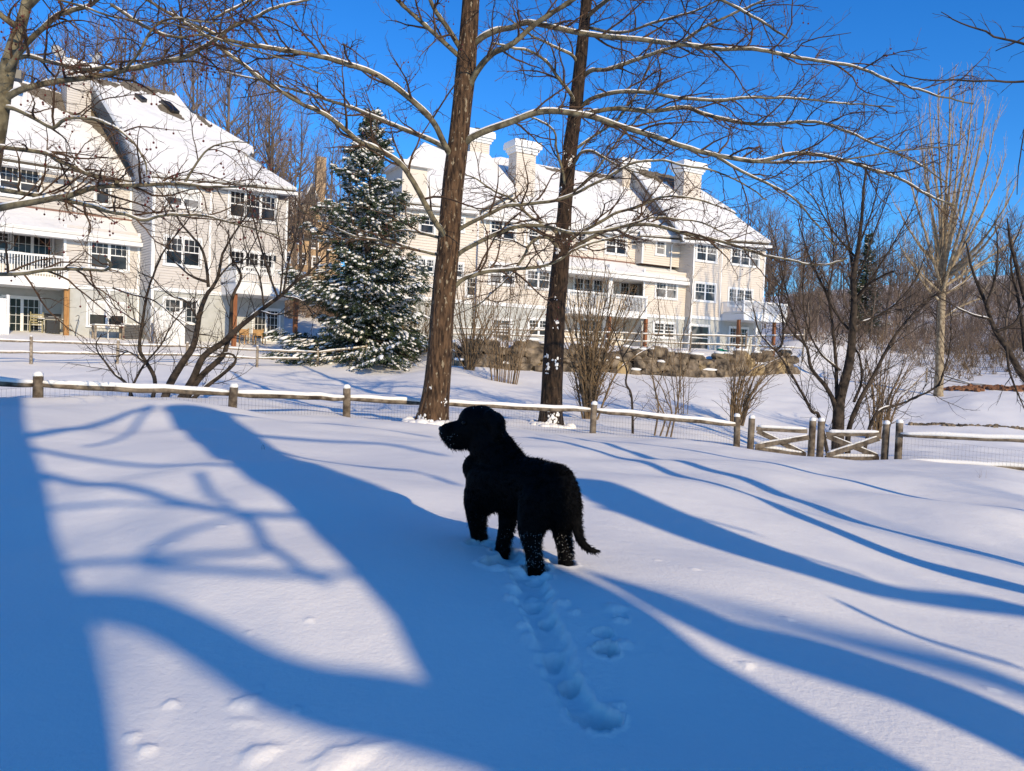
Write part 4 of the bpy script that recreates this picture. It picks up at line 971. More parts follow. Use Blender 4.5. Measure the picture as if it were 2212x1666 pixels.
# ================= left block
LB = Fr(P(324, 738, 42), (.77, .64))
def left_block():
    F = LB; root = empty('townhouse_row', F.pt(0, .9, 0), 'greige three storey townhouses with snowy roof at the left, white decks and brown posts', 'townhouses')
    sR = F.px(620, 500)[0]; hg = F.px(324, 740)[1]-.4; hb = F.px(326, 623)[1]; he = 9.75
    o2 = F.osolve(0, 303); o3 = F.osolve(0, 283)
    # right unit walls
    m = MB(); siding(m, F, hb, he, (0, sR)); S = Fr(F.O, F.n); tp = math.tan(R_(38))
    ridge = 9.0
    siding(m, S, hb, he+7.4, lambda h: (-ridge if h < he else -ridge, min(0, -(h-he)/tp*1.0-.35) if h > he else 0), 0)
    fbox(m, F, .02, sR-.02, hb, he, -11, -.03)
    m.build('wall', MAT['sidingL'], root)
    m = MB(); fbox(m, F, .01, sR-.01, hg-1, hb, -11, -.02); m.build('base_wall', MAT['stucco'], root)
    m = MB(); fbox(m, F, -.02, sR+.02, hb-.1, hb+.12, -.02, .062)
    vtrim(m, F, .06, hb, he); vtrim(m, F, sR-.06, hb, he); vtrim(m, F, F.px(454, 480)[0], hb, he); vtrim(m, F, .06, hg, hb-.1); fbox(m, S, -.12, .04, hb, he, 0, .03)
    m.build('trim', MAT['white'], root)
    # roof of the right unit
    out = [(325, 374, .4), (196, 167), (380, 201), (412, 242), (440, 254), (548, 317), (546, 324), (534, 338), (642, 406, .4), (479, 388, .4)]
    bare = [[(262,176),(300,184),(345,193),(378,203),(377,207),(340,200),(330,206),(305,194),(290,198),(262,186)], [(420,246),(438,254),(452,268),(456,276),(443,270),(428,256)],
            [(338,227),(350,226),(375,238),(392,250),(399,259),(394,262),(370,256),(350,246)], [(202,172),(240,176),(262,184),(250,190),(236,184),(222,188)]]
    pts, r = roof(F, root, out, he, .4, 38, bare=bare)
    for (a, b, c, d) in (((346,222),(366,227),(387,248),(370,246)), ((290,208),(302,211),(317,222),(306,223))):
        q = np.array([F.roof(*t, he, .4, R_(38)) for t in (a, b, c, d)]); nn = F.n*math.sin(R_(38))+ZU*math.cos(R_(38))
        m = MB(); slab(m, q-nn*.05, nn, .28); fr = m.build('skylight', MAT['black'], root); m = MB(); cc = q.mean(0); slab(m, cc+(q-cc)*.86+nn*.232, nn, .012); m.build('pane', MAT['glass'], fr)
    gutter(F, root, (325, 380), (479, 394), .4); gutter(F, root, (480, 396), (642, 412), .4)
    # small gable behind the right hip
    A = F.roof(412, 242, he, .4, R_(38)); m = MB(); g0 = F.roof(548, 320, he, .4, R_(38)); 
    m.box(g0-ZU*.35-F.e*3.2-F.n*3, F.e*3.2, F.n*3, ZU*.25); m.build('gable_trim', MAT['white'], root)
    m = MB(); m.box(g0-ZU*1.2-F.e*3.5-F.n*3, F.e*3.1, F.n*2.9, ZU*.9); m.build('gable_wall', MAT['sidingL'], root)
    # rake board on the left edge
    m = MB(); a = pts[0]-ZU*.42; b = pts[1]-ZU*.42; m.box(a, b-a, F.e*.05, ZU*.3); m.box(a, b-a, F.e*.34, ZU*.03); m.build('rake_board', MAT['white'], root)
    # closing rear slope
    m = MB(); a = F.pt(-.3, he, -20); b = F.pt(sR+.3, he, -20); m.quad(pts[1]-ZU*.2, pts[2]-ZU*.2, b, a); m.quad(pts[2]-ZU*.25, pts[8]-ZU*.3, F.pt(sR+.4, he, -10), b); m.build('rear_roof', MAT['snowcap'], root)
    win(F, root, (358, 405), (430, 452), sashes=2, blind=.5, gmat='glassR'); win(F, root, (357, 511), (431, 577), sashes=2)
    win(F, root, (496, 411), (594, 481), sashes=3); win(F, root, (497, 541), (588, 592), sashes=3, full=True, rows=3)
    win(F, root, (355, 645), (424, 738), sashes=2, full=True, rows=5, gmat='glassR', name='french_door'); win(F, root, (548, 668), (600, 735), sashes=2, full=True, rows=4, name='french_door')
    # lamp & vent
    m = MB(); m.cbox(F.X(450, 404, .1), .3, .18, .5, math.atan2(F.e[1], F.e[0])); m.build('vent_hood', MAT['flash'], root)
    m = MB(); m.cbox(F.X(594, 558, .1), .12, .14, .3, 0); m.build('wall_lamp', MAT['black'], root)
    # right deck
    sd0 = F.px(477, 630)[0]; od = 2.5; sd1 = sR+.1
    hd = F.px(513, 610, od)[1]; ht = F.px(513, 575, od)[1]; hl = F.px(513, 634, od)[1]
    m = MB(); fbox(m, F, sd0, sd1, hl, hd, .02, od); dk = m.build('deck', MAT['white'], root)
    m = MB(); fbox(m, F, sd0+.1, sd1-.1, hd, hd+.14, .1, od-.1); m.build('snow_cover', MAT['snowcap'], dk)
    railing(F, dk, sd0, sd1, hd+.1, ht, od, side=.1)
    for u in (506, 638):
        s = F.px(u, 690, od-.3)[0]; m = MB(); fbox(m, F, s-.11, s+.11, hg-.6, hl, od-.4, od-.18); m.build('deck_post', MAT['postred'], root)
    # ---- middle unit
    he3 = F.px(283, 386, o3)[1]
    sL = F.px(-260, 400, o3)[0]; sm = F.px(160, 400, o3)[0]
    m = MB(); siding(m, F, 6.6, he3, (sm, 0), o3); siding(m, F, 6.6, he3, (sL, sm), o3-.45); S2 = Fr(F.pt(sm, 0, 0), F.n); siding(m, S2, 6.6, he3, (o3-.45, o3), 0)
    sb = F.px(137, 560, o2)[0]; hb2 = F.px(200, 622, o2)[1]; h2t = F.px(200, 512, o2)[1]+.5
    siding(m, F, hb2, h2t, (sb, 0), o2); S3 = Fr(F.pt(sb, 0, 0), F.n); siding(m, S3, hb2, h2t, (o3-.4, o2), 0)
    siding(m, F, hb2, h2t, (sL, sb), o3-.4); fbox(m, F, sL, -.01, hb2, he3, -11, o3-.48)
    m.build('wall', MAT['sidingL'], root)
    m = MB(); s1 = F.px(150, 700, o2)[0]; fbox(m, F, s1, -.01, hg-1, hb2, o3-.5, o2); fbox(m, F, sL, s1, hg-1, hb2+.0, -11, o3-.45); m.build('base_wall', MAT['stucco'], root)
    m = MB(); fbox(m, F, sb, 0, hb2-.1, hb2+.12, o2-.02, o2+.062); vtrim(m, F, sb+.06, hb2, h2t, o2); vtrim(m, F, -.1, hg, h2t, o2); vtrim(m, F, sm+.06, 6.6, he3, o3); vtrim(m, F, -.1, 6.6, he3, o3)
    m.build('trim', MAT['white'], root)
    win(F, root, (207, 393), (236, 442), o3, sashes=1); win(F, root, (-2, 357), (84, 430), o3-.45, sashes=2); win(F, root, (195, 517), (275, 585), o2, sashes=2)
    win(F, root, (-70, 494), (20, 540), o3-.4, sashes=2); win(F, root, (26, 505), (111, 590), o3-.4, sashes=2, full=True, rows=4)
    win(F, root, (191, 653), (269, 706), o2, sashes=2, blind=.47); win(F, root, (8, 642), (85, 738), o3-.44, sashes=2, full=True, rows=5, name='sliding_door'); win(F, root, (-75, 640), (0, 736), o3-.44, sashes=2, full=True, rows=5, name='sliding_door')
    # skirt roof
    ht_ = F.px(150, 461, o3)[1]; hbt = F.px(133, 497, o2+.45)[1]
    nn = unit(np.cross(F.e, (F.pt(0, ht_, o3)-F.pt(0, hbt, o2+.45)))); nn = nn if nn[2] > 0 else -nn
    q = np.array([F.pt(sL, hbt, o2+.45), F.pt(-.05, hbt, o2+.45), F.pt(-.05, ht_, o3+.02), F.pt(sL, ht_, o3+.02)])-nn*.3
    m = MB(); slab(m, q, nn, .12); sk = m.build('roof', MAT['shingle'], root); m = MB(); slab(m, q+nn*.122, nn, .13); slab(m, q+nn*.254, nn, .06, .08); m.build('snow_cover', MAT['roofsnow'], sk)
    m = MB(); fbox(m, F, sL, -.02, hbt-.42, hbt-.2, o2+.36, o2+.52); fbox(m, F, sL, -.02, hbt-.44, hbt-.41, o2+.03, o2+.36); m.build('gutter', MAT['white'], root)
    m = MB(); fbox(m, F, sL, -.02, ht_, ht_+.1, o3, o3+.06); m.build('flashing', MAT['flash'], root)
    # balcony
    ob = o2+.1; hd = F.px(100, 600, ob)[1]; hr = F.px(100, 553, ob)[1]; hl = F.px(100, 621, ob+.3)[1]; se = F.px(148, 610, ob+.3)[0]
    m = MB(); fbox(m, F, sL, se, hl, hd-.12, o3-.4, ob+.35); dk = m.build('deck', MAT['white'], root); m = MB(); fbox(m, F, sL, se-.05, hd-.118, hd+.02, o3-.3, ob+.3); m.build('snow_cover', MAT['snowcap'], dk)
    railing(F, dk, sL, F.px(145, 590, ob)[0], hd, hr, ob)
    s = F.px(143, 680, ob)[0]; m = MB(); fbox(m, F, s-.12, s+.12, hg-.6, hl, ob-.1, ob+.14); m.build('deck_post', MAT['postwood'], root)
    # roof of the middle unit
    out = [(-240, 296), (-230, 60), (30, 168), (88, 185), (145, 205), (205, 238), (291, 386), (160, 360)]
    bare = [[(40,178),(150,208),(205,241),(250,312),(288,381),(281,380),(244,322),(222,296),(196,270),(165,252),(130,238),(100,220),(60,200)]]
    pts, r = roof(F, root, out, he3, o3+.4, 38, bare=bare)
    gutter(F, root, (-240, 306), (160, 368), o3+.4); gutter(F, root, (160, 368), (289, 393), o3+.4)
    m = MB(); a = F.pt(sL, he3, -22); b = F.pt(0, he3, -22); m.quad(pts[1]-ZU*.2, pts[5]-ZU*.2, b, a); m.build('rear_roof', MAT['snowcap'], root)
    m = MB(); q = F.X(30, 170, -9.5); m.cbox(q+ZU*.2, .8, .8, .5, .5); m.build('roof_vent', MAT['black'], root)
    s0, s1, hc = chimney(F, root, -9.7, 145, 198, 158, 225, cap=.3, caph=.75, m_='sidingL', dep=1.6)
    return o2, o3, hg, (s0, s1, hc)
o2L, o3L, hgL, chL = left_block()

# ================= right block
RB = Fr(P(1487, 755, 56.8), (.875, .484))
def right_block():
    F = RB; root = empty('townhouse_row', F.pt(0, 1.9, 0), 'long cream three storey townhouses with four chimneys above the stone wall', 'townhouses')
    sR = F.px(1651, 600)[0]; hg = 1.7; hb = F.px(1487, 684)[1]; he = 10.05
    ob_ = F.osolve(0, 1463); om = ob_-.7; o2 = F.osolve(0, 1480)
    tp = math.tan(R_(40)); S = Fr(F.O, F.n)
    m = MB(); siding(m, F, hb, he+.1, (0, sR), lap=.17, dep=.035); siding(m, S, hb, he+6.4, lambda h: (-8.5, min(0, -(h-he)/tp-.35) if h > he else 0), 0, lap=.17, dep=.035); fbox(m, F, .02, sR-.02, hb, he, -11, -.03)
    m.build('wall', MAT['sidingR'], root)
    m = MB(); fbox(m, F, .01, sR-.01, hg-1.5, hb, -11, -.02); m.build('base_wall', MAT['stucco'], root)
    m = MB(); fbox(m, F, -.02, sR+.02, hb-.12, hb+.12, -.02, .062); vtrim(m, F, .07, hg, he); vtrim(m, F, sR-.07, hb, he); vtrim(m, F, F.px(1545+12, 600)[0], hb, he, 0, .08)
    m.build('trim', MAT['white'], root)
    win(F, root, (1505, 527), (1546, 567), sashes=2, gmat='glassR'); win(F, root, (1580, 536), (1637, 577), sashes=3, gmat='glassR'); win(F, root, (1501, 611), (1543, 652), sashes=2, gmat='glassR')
    win(F, root, (1574, 623), (1622, 664), sashes=3, full=True, rows=4, gmat='glassR', name='sliding_door'); win(F, root, (1490, 703), (1528, 757), sashes=1, cols=0, gmat='glassR', name='door'); win(F, root, (1576, 708), (1612, 752), sashes=2, full=True, rows=4)
    pts, r = roof(F, root, [(1476, 508, .4), (1367, 364), (1472, 386), (1524, 415), (1590, 457), (1588, 463), (1602, 476), (1666, 521, .4)], he, .4, 40,
        bare=[[(1372,366),(1420,373),(1468,384),(1462,396),(1470,420),(1452,408),(1440,392),(1425,396),(1412,386),(1395,384),(1385,376)]])
    gutter(F, root, (1478, 515), (1666, 528), .4)
    m = MB(); a = pts[0]-ZU*.42; b = pts[1]-ZU*.42; m.box(a, b-a, F.e*.05, ZU*.3); m.box(a, b-a, F.e*.3, ZU*.03); m.build('rake_board', MAT['white'], root)
    m = MB(); a = F.pt(-.3, he, -16); b = F.pt(sR+.3, he, -16); m.quad(pts[1]-ZU*.2, pts[2]-ZU*.2, b, a); m.quad(pts[2]-ZU*.25, pts[7]-ZU*.3, F.pt(sR+.4, he, -8), b); m.build('rear_roof', MAT['snowcap'], root)
    # deck
    od = 2.3; sd0 = F.px(1557, 690)[0]; sd1 = sR+.1; hd = F.px(1606, 676, od)[1]; ht = F.px(1606, 650, od)[1]; hl = F.px(1606, 691, od)[1]
    m = MB(); fbox(m, F, sd0, sd1, hl, hd, .02, od); dk = m.build('deck', MAT['white'], root); m = MB(); fbox(m, F, sd0+.1, sd1-.1, hd, hd+.1, .1, od-.1); m.build('snow_cover', MAT['snowcap'], dk)
    railing(F, dk, sd0, sd1, hd+.08, ht, od, side=.1)
    for u in (1595, 1672):
        s = F.px(u, 715, od-.3)[0]; m = MB(); fbox(m, F, s-.1, s+.1, hg-.8, hl, od-.4, od-.2); m.build('deck_post', MAT['postred'], root)
    s = F.px(1632, 715, 1.2)[0]; m = MB(); fbox(m, F, s-.12, s+.12, hg-.8, hl, 1.1, 1.34); m.build('column', MAT['white'], root)
    # ---- bump bay and middle units
    sb = F.px(1386, 540, ob_)[0]; hbb = F.px(1440, 575, ob_)[1]; heb = F.px(1466, 518, ob_)[1]
    hem = F.px(1384, 502, om)[1]; sl = F.px(1026, 520, om)[0]; hsk = F.px(1387, 573, om)[1]
    m = MB(); siding(m, F, hbb, heb, (sb, 0), ob_, .17, .035); siding(m, Fr(F.pt(sb, 0, 0), F.n), hbb, heb, (om, ob_), 0, .17, .035)
    siding(m, F, hsk-.3, hem, (sl, sb), om, .17, .035); s2l = F.px(1224, 600, o2)[0]; s2r = F.px(1390, 600, o2)[0]; h2t = F.px(1440, 600, o2)[1]+.5; hb2 = F.px(1440, 685, o2)[1]
    siding(m, F, hb2, h2t, (s2r, 0), o2, .17, .035); siding(m, F, hb2, h2t+.4, (F.px(1030, 600, o2)[0], s2l), o2, .17, .035); siding(m, F, hg, h2t, (s2l, s2r), o2-2.0, .17, .035)
    siding(m, Fr(F.pt(sl, 0, 0), F.n), hsk, hem, (om-4, om), 0, .17, .035)
    fbox(m, F, sl, 0, hg-1, hsk, -11, o2-2.05); fbox(m, F, sl+.02, 0, hsk-.3, hem, -11, om-.03)
    m.build('wall', MAT['sidingR'], root)
    m = MB(); fbox(m, F, s2r, -.01, hg-1.5, hb2, o2-2, o2); m.build('base_wall', MAT['stucco'], root); m = MB(); fbox(m, F, F.px(1030, 600, o2)[0], s2l, hg-1.5, hb2, o2-2, o2); m.build('base_wall', MAT['stucco'], root)
    m = MB()
    for a, b in ((s2r, 0), (F.px(1030, 600, o2)[0], s2l)): fbox(m, F, a, b, hb2-.12, hb2+.12, o2-.02, o2+.062)
    vtrim(m, F, s2r+.07, hb2, h2t, o2); vtrim(m, F, s2l-.07, hb2, h2t, o2); vtrim(m, F, sb+.07, hbb, heb, ob_); vtrim(m, F, F.px(1046, 500, om)[0], hsk, hem, om); vtrim(m, F, F.px(1134, 500, om)[0], hsk, hem, om)
    sc = F.px(1320, 610, o2)[0]; fbox(m, F, sc-.2, sc+.2, hg, h2t, o2-.3, o2+.02); m.build('trim', MAT['white'], root)
    win(F, root, (1418, 521), (1434, 551), ob_, sashes=1, cols=2, gmat='glassR'); win(F, root, (1309, 512), (1351, 551), om, sashes=2); win(F, root, (1248, 502), (1264, 538), om, sashes=1, cols=2); win(F, root, (1142, 494), (1161, 524), om, sashes=1); win(F, root, (1060, 476), (1111, 519), om, sashes=2)
    win(F, root, (1417, 604), (1460, 646), o2, sashes=2, gmat='glassR'); win(F, root, (1138, 583), (1186, 625), o2, sashes=2, gmat='glassR'); win(F, root, (1058, 569), (1108, 616), o2, sashes=2, gmat='glassR')
    win(F, root, (1240, 600), (1300, 640), o2-2, sashes=3, full=True, rows=3); win(F, root, (1340, 610), (1376, 645), o2-2, sashes=2, full=True, rows=3)
    win(F, root, (1412, 697), (1455, 730), o2, sashes=2); win(F, root, (1142, 690), (1184, 726), o2, sashes=2); win(F, root, (1064, 690), (1100, 740), o2, sashes=1, cols=2, gmat='glassR', name='door'); win(F, root, (1250, 690), (1300, 740), o2-2, sashes=2, full=True, rows=4, name='sliding_door'); win(F, root, (1345, 692), (1376, 742), o2-2, sashes=2, full=True, rows=4, name='sliding_door')
    # skirt roof and bump cap
    def skirt(s0, s1, ht_, hbt, oa, oc, endcap=.0):
        nn = unit(np.cross(F.e, F.pt(0, ht_, oa)-F.pt(0, hbt, oc))); nn = nn if nn[2] > 0 else -nn
        q = np.array([F.pt(s0, hbt, oc), F.pt(s1, hbt, oc), F.pt(s1-endcap, ht_, oa), F.pt(s0, ht_, oa)])-nn*.3
        m = MB(); slab(m, q, nn, .12); k = m.build('roof', MAT['shingle'], root); m = MB(); slab(m, q+nn*.122, nn, .13); slab(m, q+nn*.254, nn, .06, .08); m.build('snow_cover', MAT['roofsnow'], k)
        m = MB(); fbox(m, F, s0, s1, hbt-.46, hbt-.22, oc-.12, oc+.05); fbox(m, F, s0, s1, hbt-.48, hbt-.45, oa, oc-.12); m.build('gutter', MAT['white'], root)
        m = MB(); fbox(m, F, s0, s1-endcap, ht_-.02, ht_+.1, oa, oa+.06); m.build('flashing', MAT['flash'], root)
    skirt(F.px(1134, 560, om)[0], -.05, hbb-.02, F.px(1387, 592, o2+.4)[1], om+.0, o2+.4)
    # balcony
    ob = o2+.25; hd = F.px(1300, 669, ob)[1]; hr = F.px(1300, 634, ob)[1]; hl = F.px(1300, 682, ob)[1]; a, b = F.px(1228, 650, ob)[0], F.px(1397, 650, ob)[0]
    m = MB(); fbox(m, F, a, b, hl, hd-.02, o2-2, ob+.1); dk = m.build('deck', MAT['white'], root); railing(F, dk, a, b, hd, hr, ob)
    for u in (1397, 1318):
        s = F.px(u, 700, ob)[0]; m = MB(); fbox(m, F, s-.1, s+.1, hg-.8, hl, ob-.2, ob); m.build('deck_post', MAT['postred'], root)
    # downspouts
    m = MB(); q = F.X(1463, 520, ob_+.1); m.tube([q, q-ZU*.4-F.e*.5, q-ZU*4.2-F.e*.5], [.05, .05, .05], k=6); m.build('downspout', MAT['white'], root)
    # roofs
    pts, r = roof(F, root, [(1040, 458, om+.4), (1034, 345), (1080, 338), (1150, 352), (1205, 362), (1345, 381), (1468, 510, ob_+.4), (1385, 504, ob_+.4), (1384, 499, om+.4), (1132, 477, om+.4)], hem, om+.4, 38,
        bare=[[(1262,372),(1300,378),(1343,384),(1356,398),(1350,398),(1340,390),(1342,404),(1330,394),(1322,402),(1312,390),(1300,394),(1290,384),(1270,380)], [(1165,358),(1205,366),(1215,374),(1190,370)]])
    gutter(F, root, (1044, 464), (1384, 503), om+.4); gutter(F, root, (1386, 509), (1467, 516), ob_+.4)
    m = MB(); a = F.pt(sl, hem, -19); b = F.pt(0, hem, -19); m.quad(pts[1]-ZU*.2, pts[5]-ZU*.2, b, a); m.build('rear_roof', MAT['snowcap'], root)
    # ---- left end unit
    o4 = om+1.3; s4r = F.px(1033, 520, o4)[0]; s4l = F.px(862, 520, o4)[0]; he4 = F.px(1031, 452, o4)[1]
    m = MB(); siding(m, F, hb2, he4, (s4l, s4r), o4, .17, .035); fbox(m, F, s4l+.02, s4r-.02, hb2, he4, -11, o4-.03); m.build('wall', MAT['sidingR'], root)
    m = MB(); fbox(m, F, s4l, s4r, hg-1.8, hb2, -11, o4-.01); m.build('base_wall', MAT['stucco'], root)
    m = MB(); fbox(m, F, s4l, s4r, hb2-.12, hb2+.12, o4-.01, o4+.062); vtrim(m, F, s4r-.07, hb2, he4, o4); m.build('trim', MAT['white'], root)
    win(F, root, (908, 466), (936, 506), o4, sashes=1); win(F, root, (985, 470), (1000, 500), o4, sashes=1); win(F, root, (903, 558), (936, 592), o4, sashes=2); win(F, root, (985, 570), (998, 600), o4, sashes=1); win(F, root, (1008, 600), (1026, 640), o4, sashes=1)
    pts, r = roof(F, root, [(868, 431, o4+.4), (860, 362), (916, 306), (960, 325), (1052, 327), (1119, 408), (1036, 450, o4+.4)], he4, o4+.4, 38)
    gutter(F, root, (868, 438), (1036, 453), o4+.4)
    m = MB(); a = F.pt(s4l, he4, -19); b = F.pt(s4r, he4, -19); m.quad(pts[2]-ZU*.2, pts[4]-ZU*.2, b, a); m.build('rear_roof', MAT['snowcap'], root)
    # dormer cheek
    q = F.roof(868, 418, he4, o4+.4, R_(38)); m = MB(); m.box(q-F.n*3-ZU*.1, F.e*1.6, F.n*3, ZU*1.8); d = m.build('dormer', MAT['sidingR'], root)
    m = MB(); m.box(q-F.n*3.1-F.e*.3+ZU*1.7, F.e*2.2, F.n*3.4, ZU*.16); m.build('trim', MAT['white'], d); m = MB(); m.box(q-F.n*3.1-F.e*.25+ZU*1.862, F.e*2.1, F.n*3.3, ZU*.16); m.build('snow_cover', MAT['snowcap'], d)
    for (o, u0, u1, vt, vb) in ((-7.5, 1016, 1058, 304, 335), (-4.2, 1116, 1158, 328, 400), (-7.5, 1345, 1394, 364, 400), (-4.0, 1478, 1516, 370, 450)):
        chimney(F, root, o, u0, u1, vt, vb, cap=.32, caph=.72)
    return hg
hgR = right_block()

# ================= tan house far behind the spruce
def far_house():
    F = Fr(P(612, 560, 88), (.9, .43)); a0, h0 = F.px(600, 600); a1, _ = F.px(735, 600); he = F.px(640, 470)[1]; hp = F.px(645, 400)[1]
    root = empty('distant_house', F.pt(a0, h0, 0), 'distant tan house with snowy roof seen between the left townhouses and the spruce', 'house')
    m = MB(); siding(m, F, h0-4, he, (a0, a1), lap=.3, dep=.04); fbox(m, F, a0, a1, h0-4, he, -9, -.05)
    gm = (a0+a1)*.5-2; 
    m.build('wall', MAT['tan'], root)
    m = MB(); q = np.array([F.pt(a0-.4, he, .5), F.pt(a1+.4, he, .5), F.pt(a1-1.5, hp, -5), F.pt(a0+.8, hp, -5)]); nn = unit(np.cross(q[1]-q[0], q[3]-q[0])); slab(m, q, nn, .3); m.quad(q[3]+nn*.3, q[2]+nn*.3, F.pt(a1+.4, he, -10), F.pt(a0-.4, he, -10)); m.build('roof', MAT['snowcap'], root)
    for i, (u, v) in enumerate([(612, 500), (640, 505), (612, 545), (645, 548), (672, 515), (675, 555)]): win(F, root, (u, v), (u+14, v+22), 0, sashes=1, cols=2)
    m = MB(); c = F.X(692, 400, -3); m.cbox(c+ZU*.5, 1.1, 1.1, 5.5, .4); m.build('chimney', MAT['tan'], root)
    # front gable
    g0, g1 = F.px(640, 520)[0], F.px(690, 520)[0]; m = MB(); siding(m, F, he-2, he+3, lambda h: (g0+max(0, h-he)*.85, g1-max(0, h-he)*.85), 1.2, .3, .04); m.build('gable', MAT['tan'], root)
    m = MB(); pk = F.pt((g0+g1)/2, he+3.6, 1.5); 
    for g in (g0-.5, g1+.5): slab(m, np.array([F.pt(g, he-.2, 1.6), pk, pk-F.n*6, F.pt(g, he-.2, -4)]), ZU, .3)
    m.build('gable_roof', MAT['snowcap'], root)
MAT['tan'] = noisy('tan_siding', (0.42, 0.29, 0.17), (0.5, 0.35, 0.21), .4, bump=0)
far_house()

# ================= stone wall
def stone_wall():
    g = np.random.default_rng(77); root = empty('stone_wall', WALL_A, 'retaining wall of rough brown boulders with snow on top, below the right townhouses', 'stone wall')
    m = MB(); S = MB(); e3 = np.array([wd[0], wd[1], 0]); n3 = np.array([wn[0], wn[1], 0])
    for row in range(4):
        s = g.uniform(-.5, 0)
        while s < WLEN+.5:
            w = g.uniform(.5, 1.6); p = WALL_A+e3*(s+w/2); base = gz(*(p-n3*.1)[:2]); h = g.uniform(.42, .78)
            hz = base+.08+row*.37+g.uniform(-.12, .12)
            if not (row == 3 and g.random() < .3):
                k = MB(); k.blob([0, 0, 0], 1, .22, 9, 6, int(g.integers(1e6))); V = k.v[0]; V = np.sign(V)*np.abs(V)**.72
                a = g.uniform(-.25, .25); R3 = np.array([[math.cos(a), -math.sin(a)], [math.sin(a), math.cos(a)]]); V[:, [0, 2]] = V[:, [0, 2]]@R3
                c = p+n3*(-.16+row*.09+g.uniform(-.12, .12)); c[2] = hz
                X = c+V[:, :1]*e3*(w*.50)+V[:, 1:2]*n3*.38+V[:, 2:]*ZU*h*.50
                m.v.append(X); m.f.append(np.where(k.f[0] >= 0, k.f[0]+m.n, -1)); m.n += len(X)
                if row == 3 or g.random() < .12: S.blob(c+ZU*h*.5-n3*.05, (w*.45, .3, .10), .1, 8, 5, int(g.integers(1e6)))
            s += w*g.uniform(.92, 1.02)
    k = MB(); k.box(WALL_A+n3*.25-ZU*.6, e3*WLEN, n3*.5, ZU*1.45+(WALL_B-WALL_A)[2]*0); k.build('packed_earth', MAT['earth'], root)
    m.build('boulders', MAT['rock'], root); S.build('snow_cover', MAT['snowcap'], root, smooth=True)
MAT['earth'] = mat('dark_earth', (0.02, 0.016, 0.013), .95)
MAT['rock'] = noisy('boulder', (0.03, 0.024, 0.019), (0.25, 0.195, 0.135), 1.7, bump=.6, bdist=.05, c3=(0.34, 0.25, 0.13), s3=.5, p3=(.56, .62))
stone_wall()
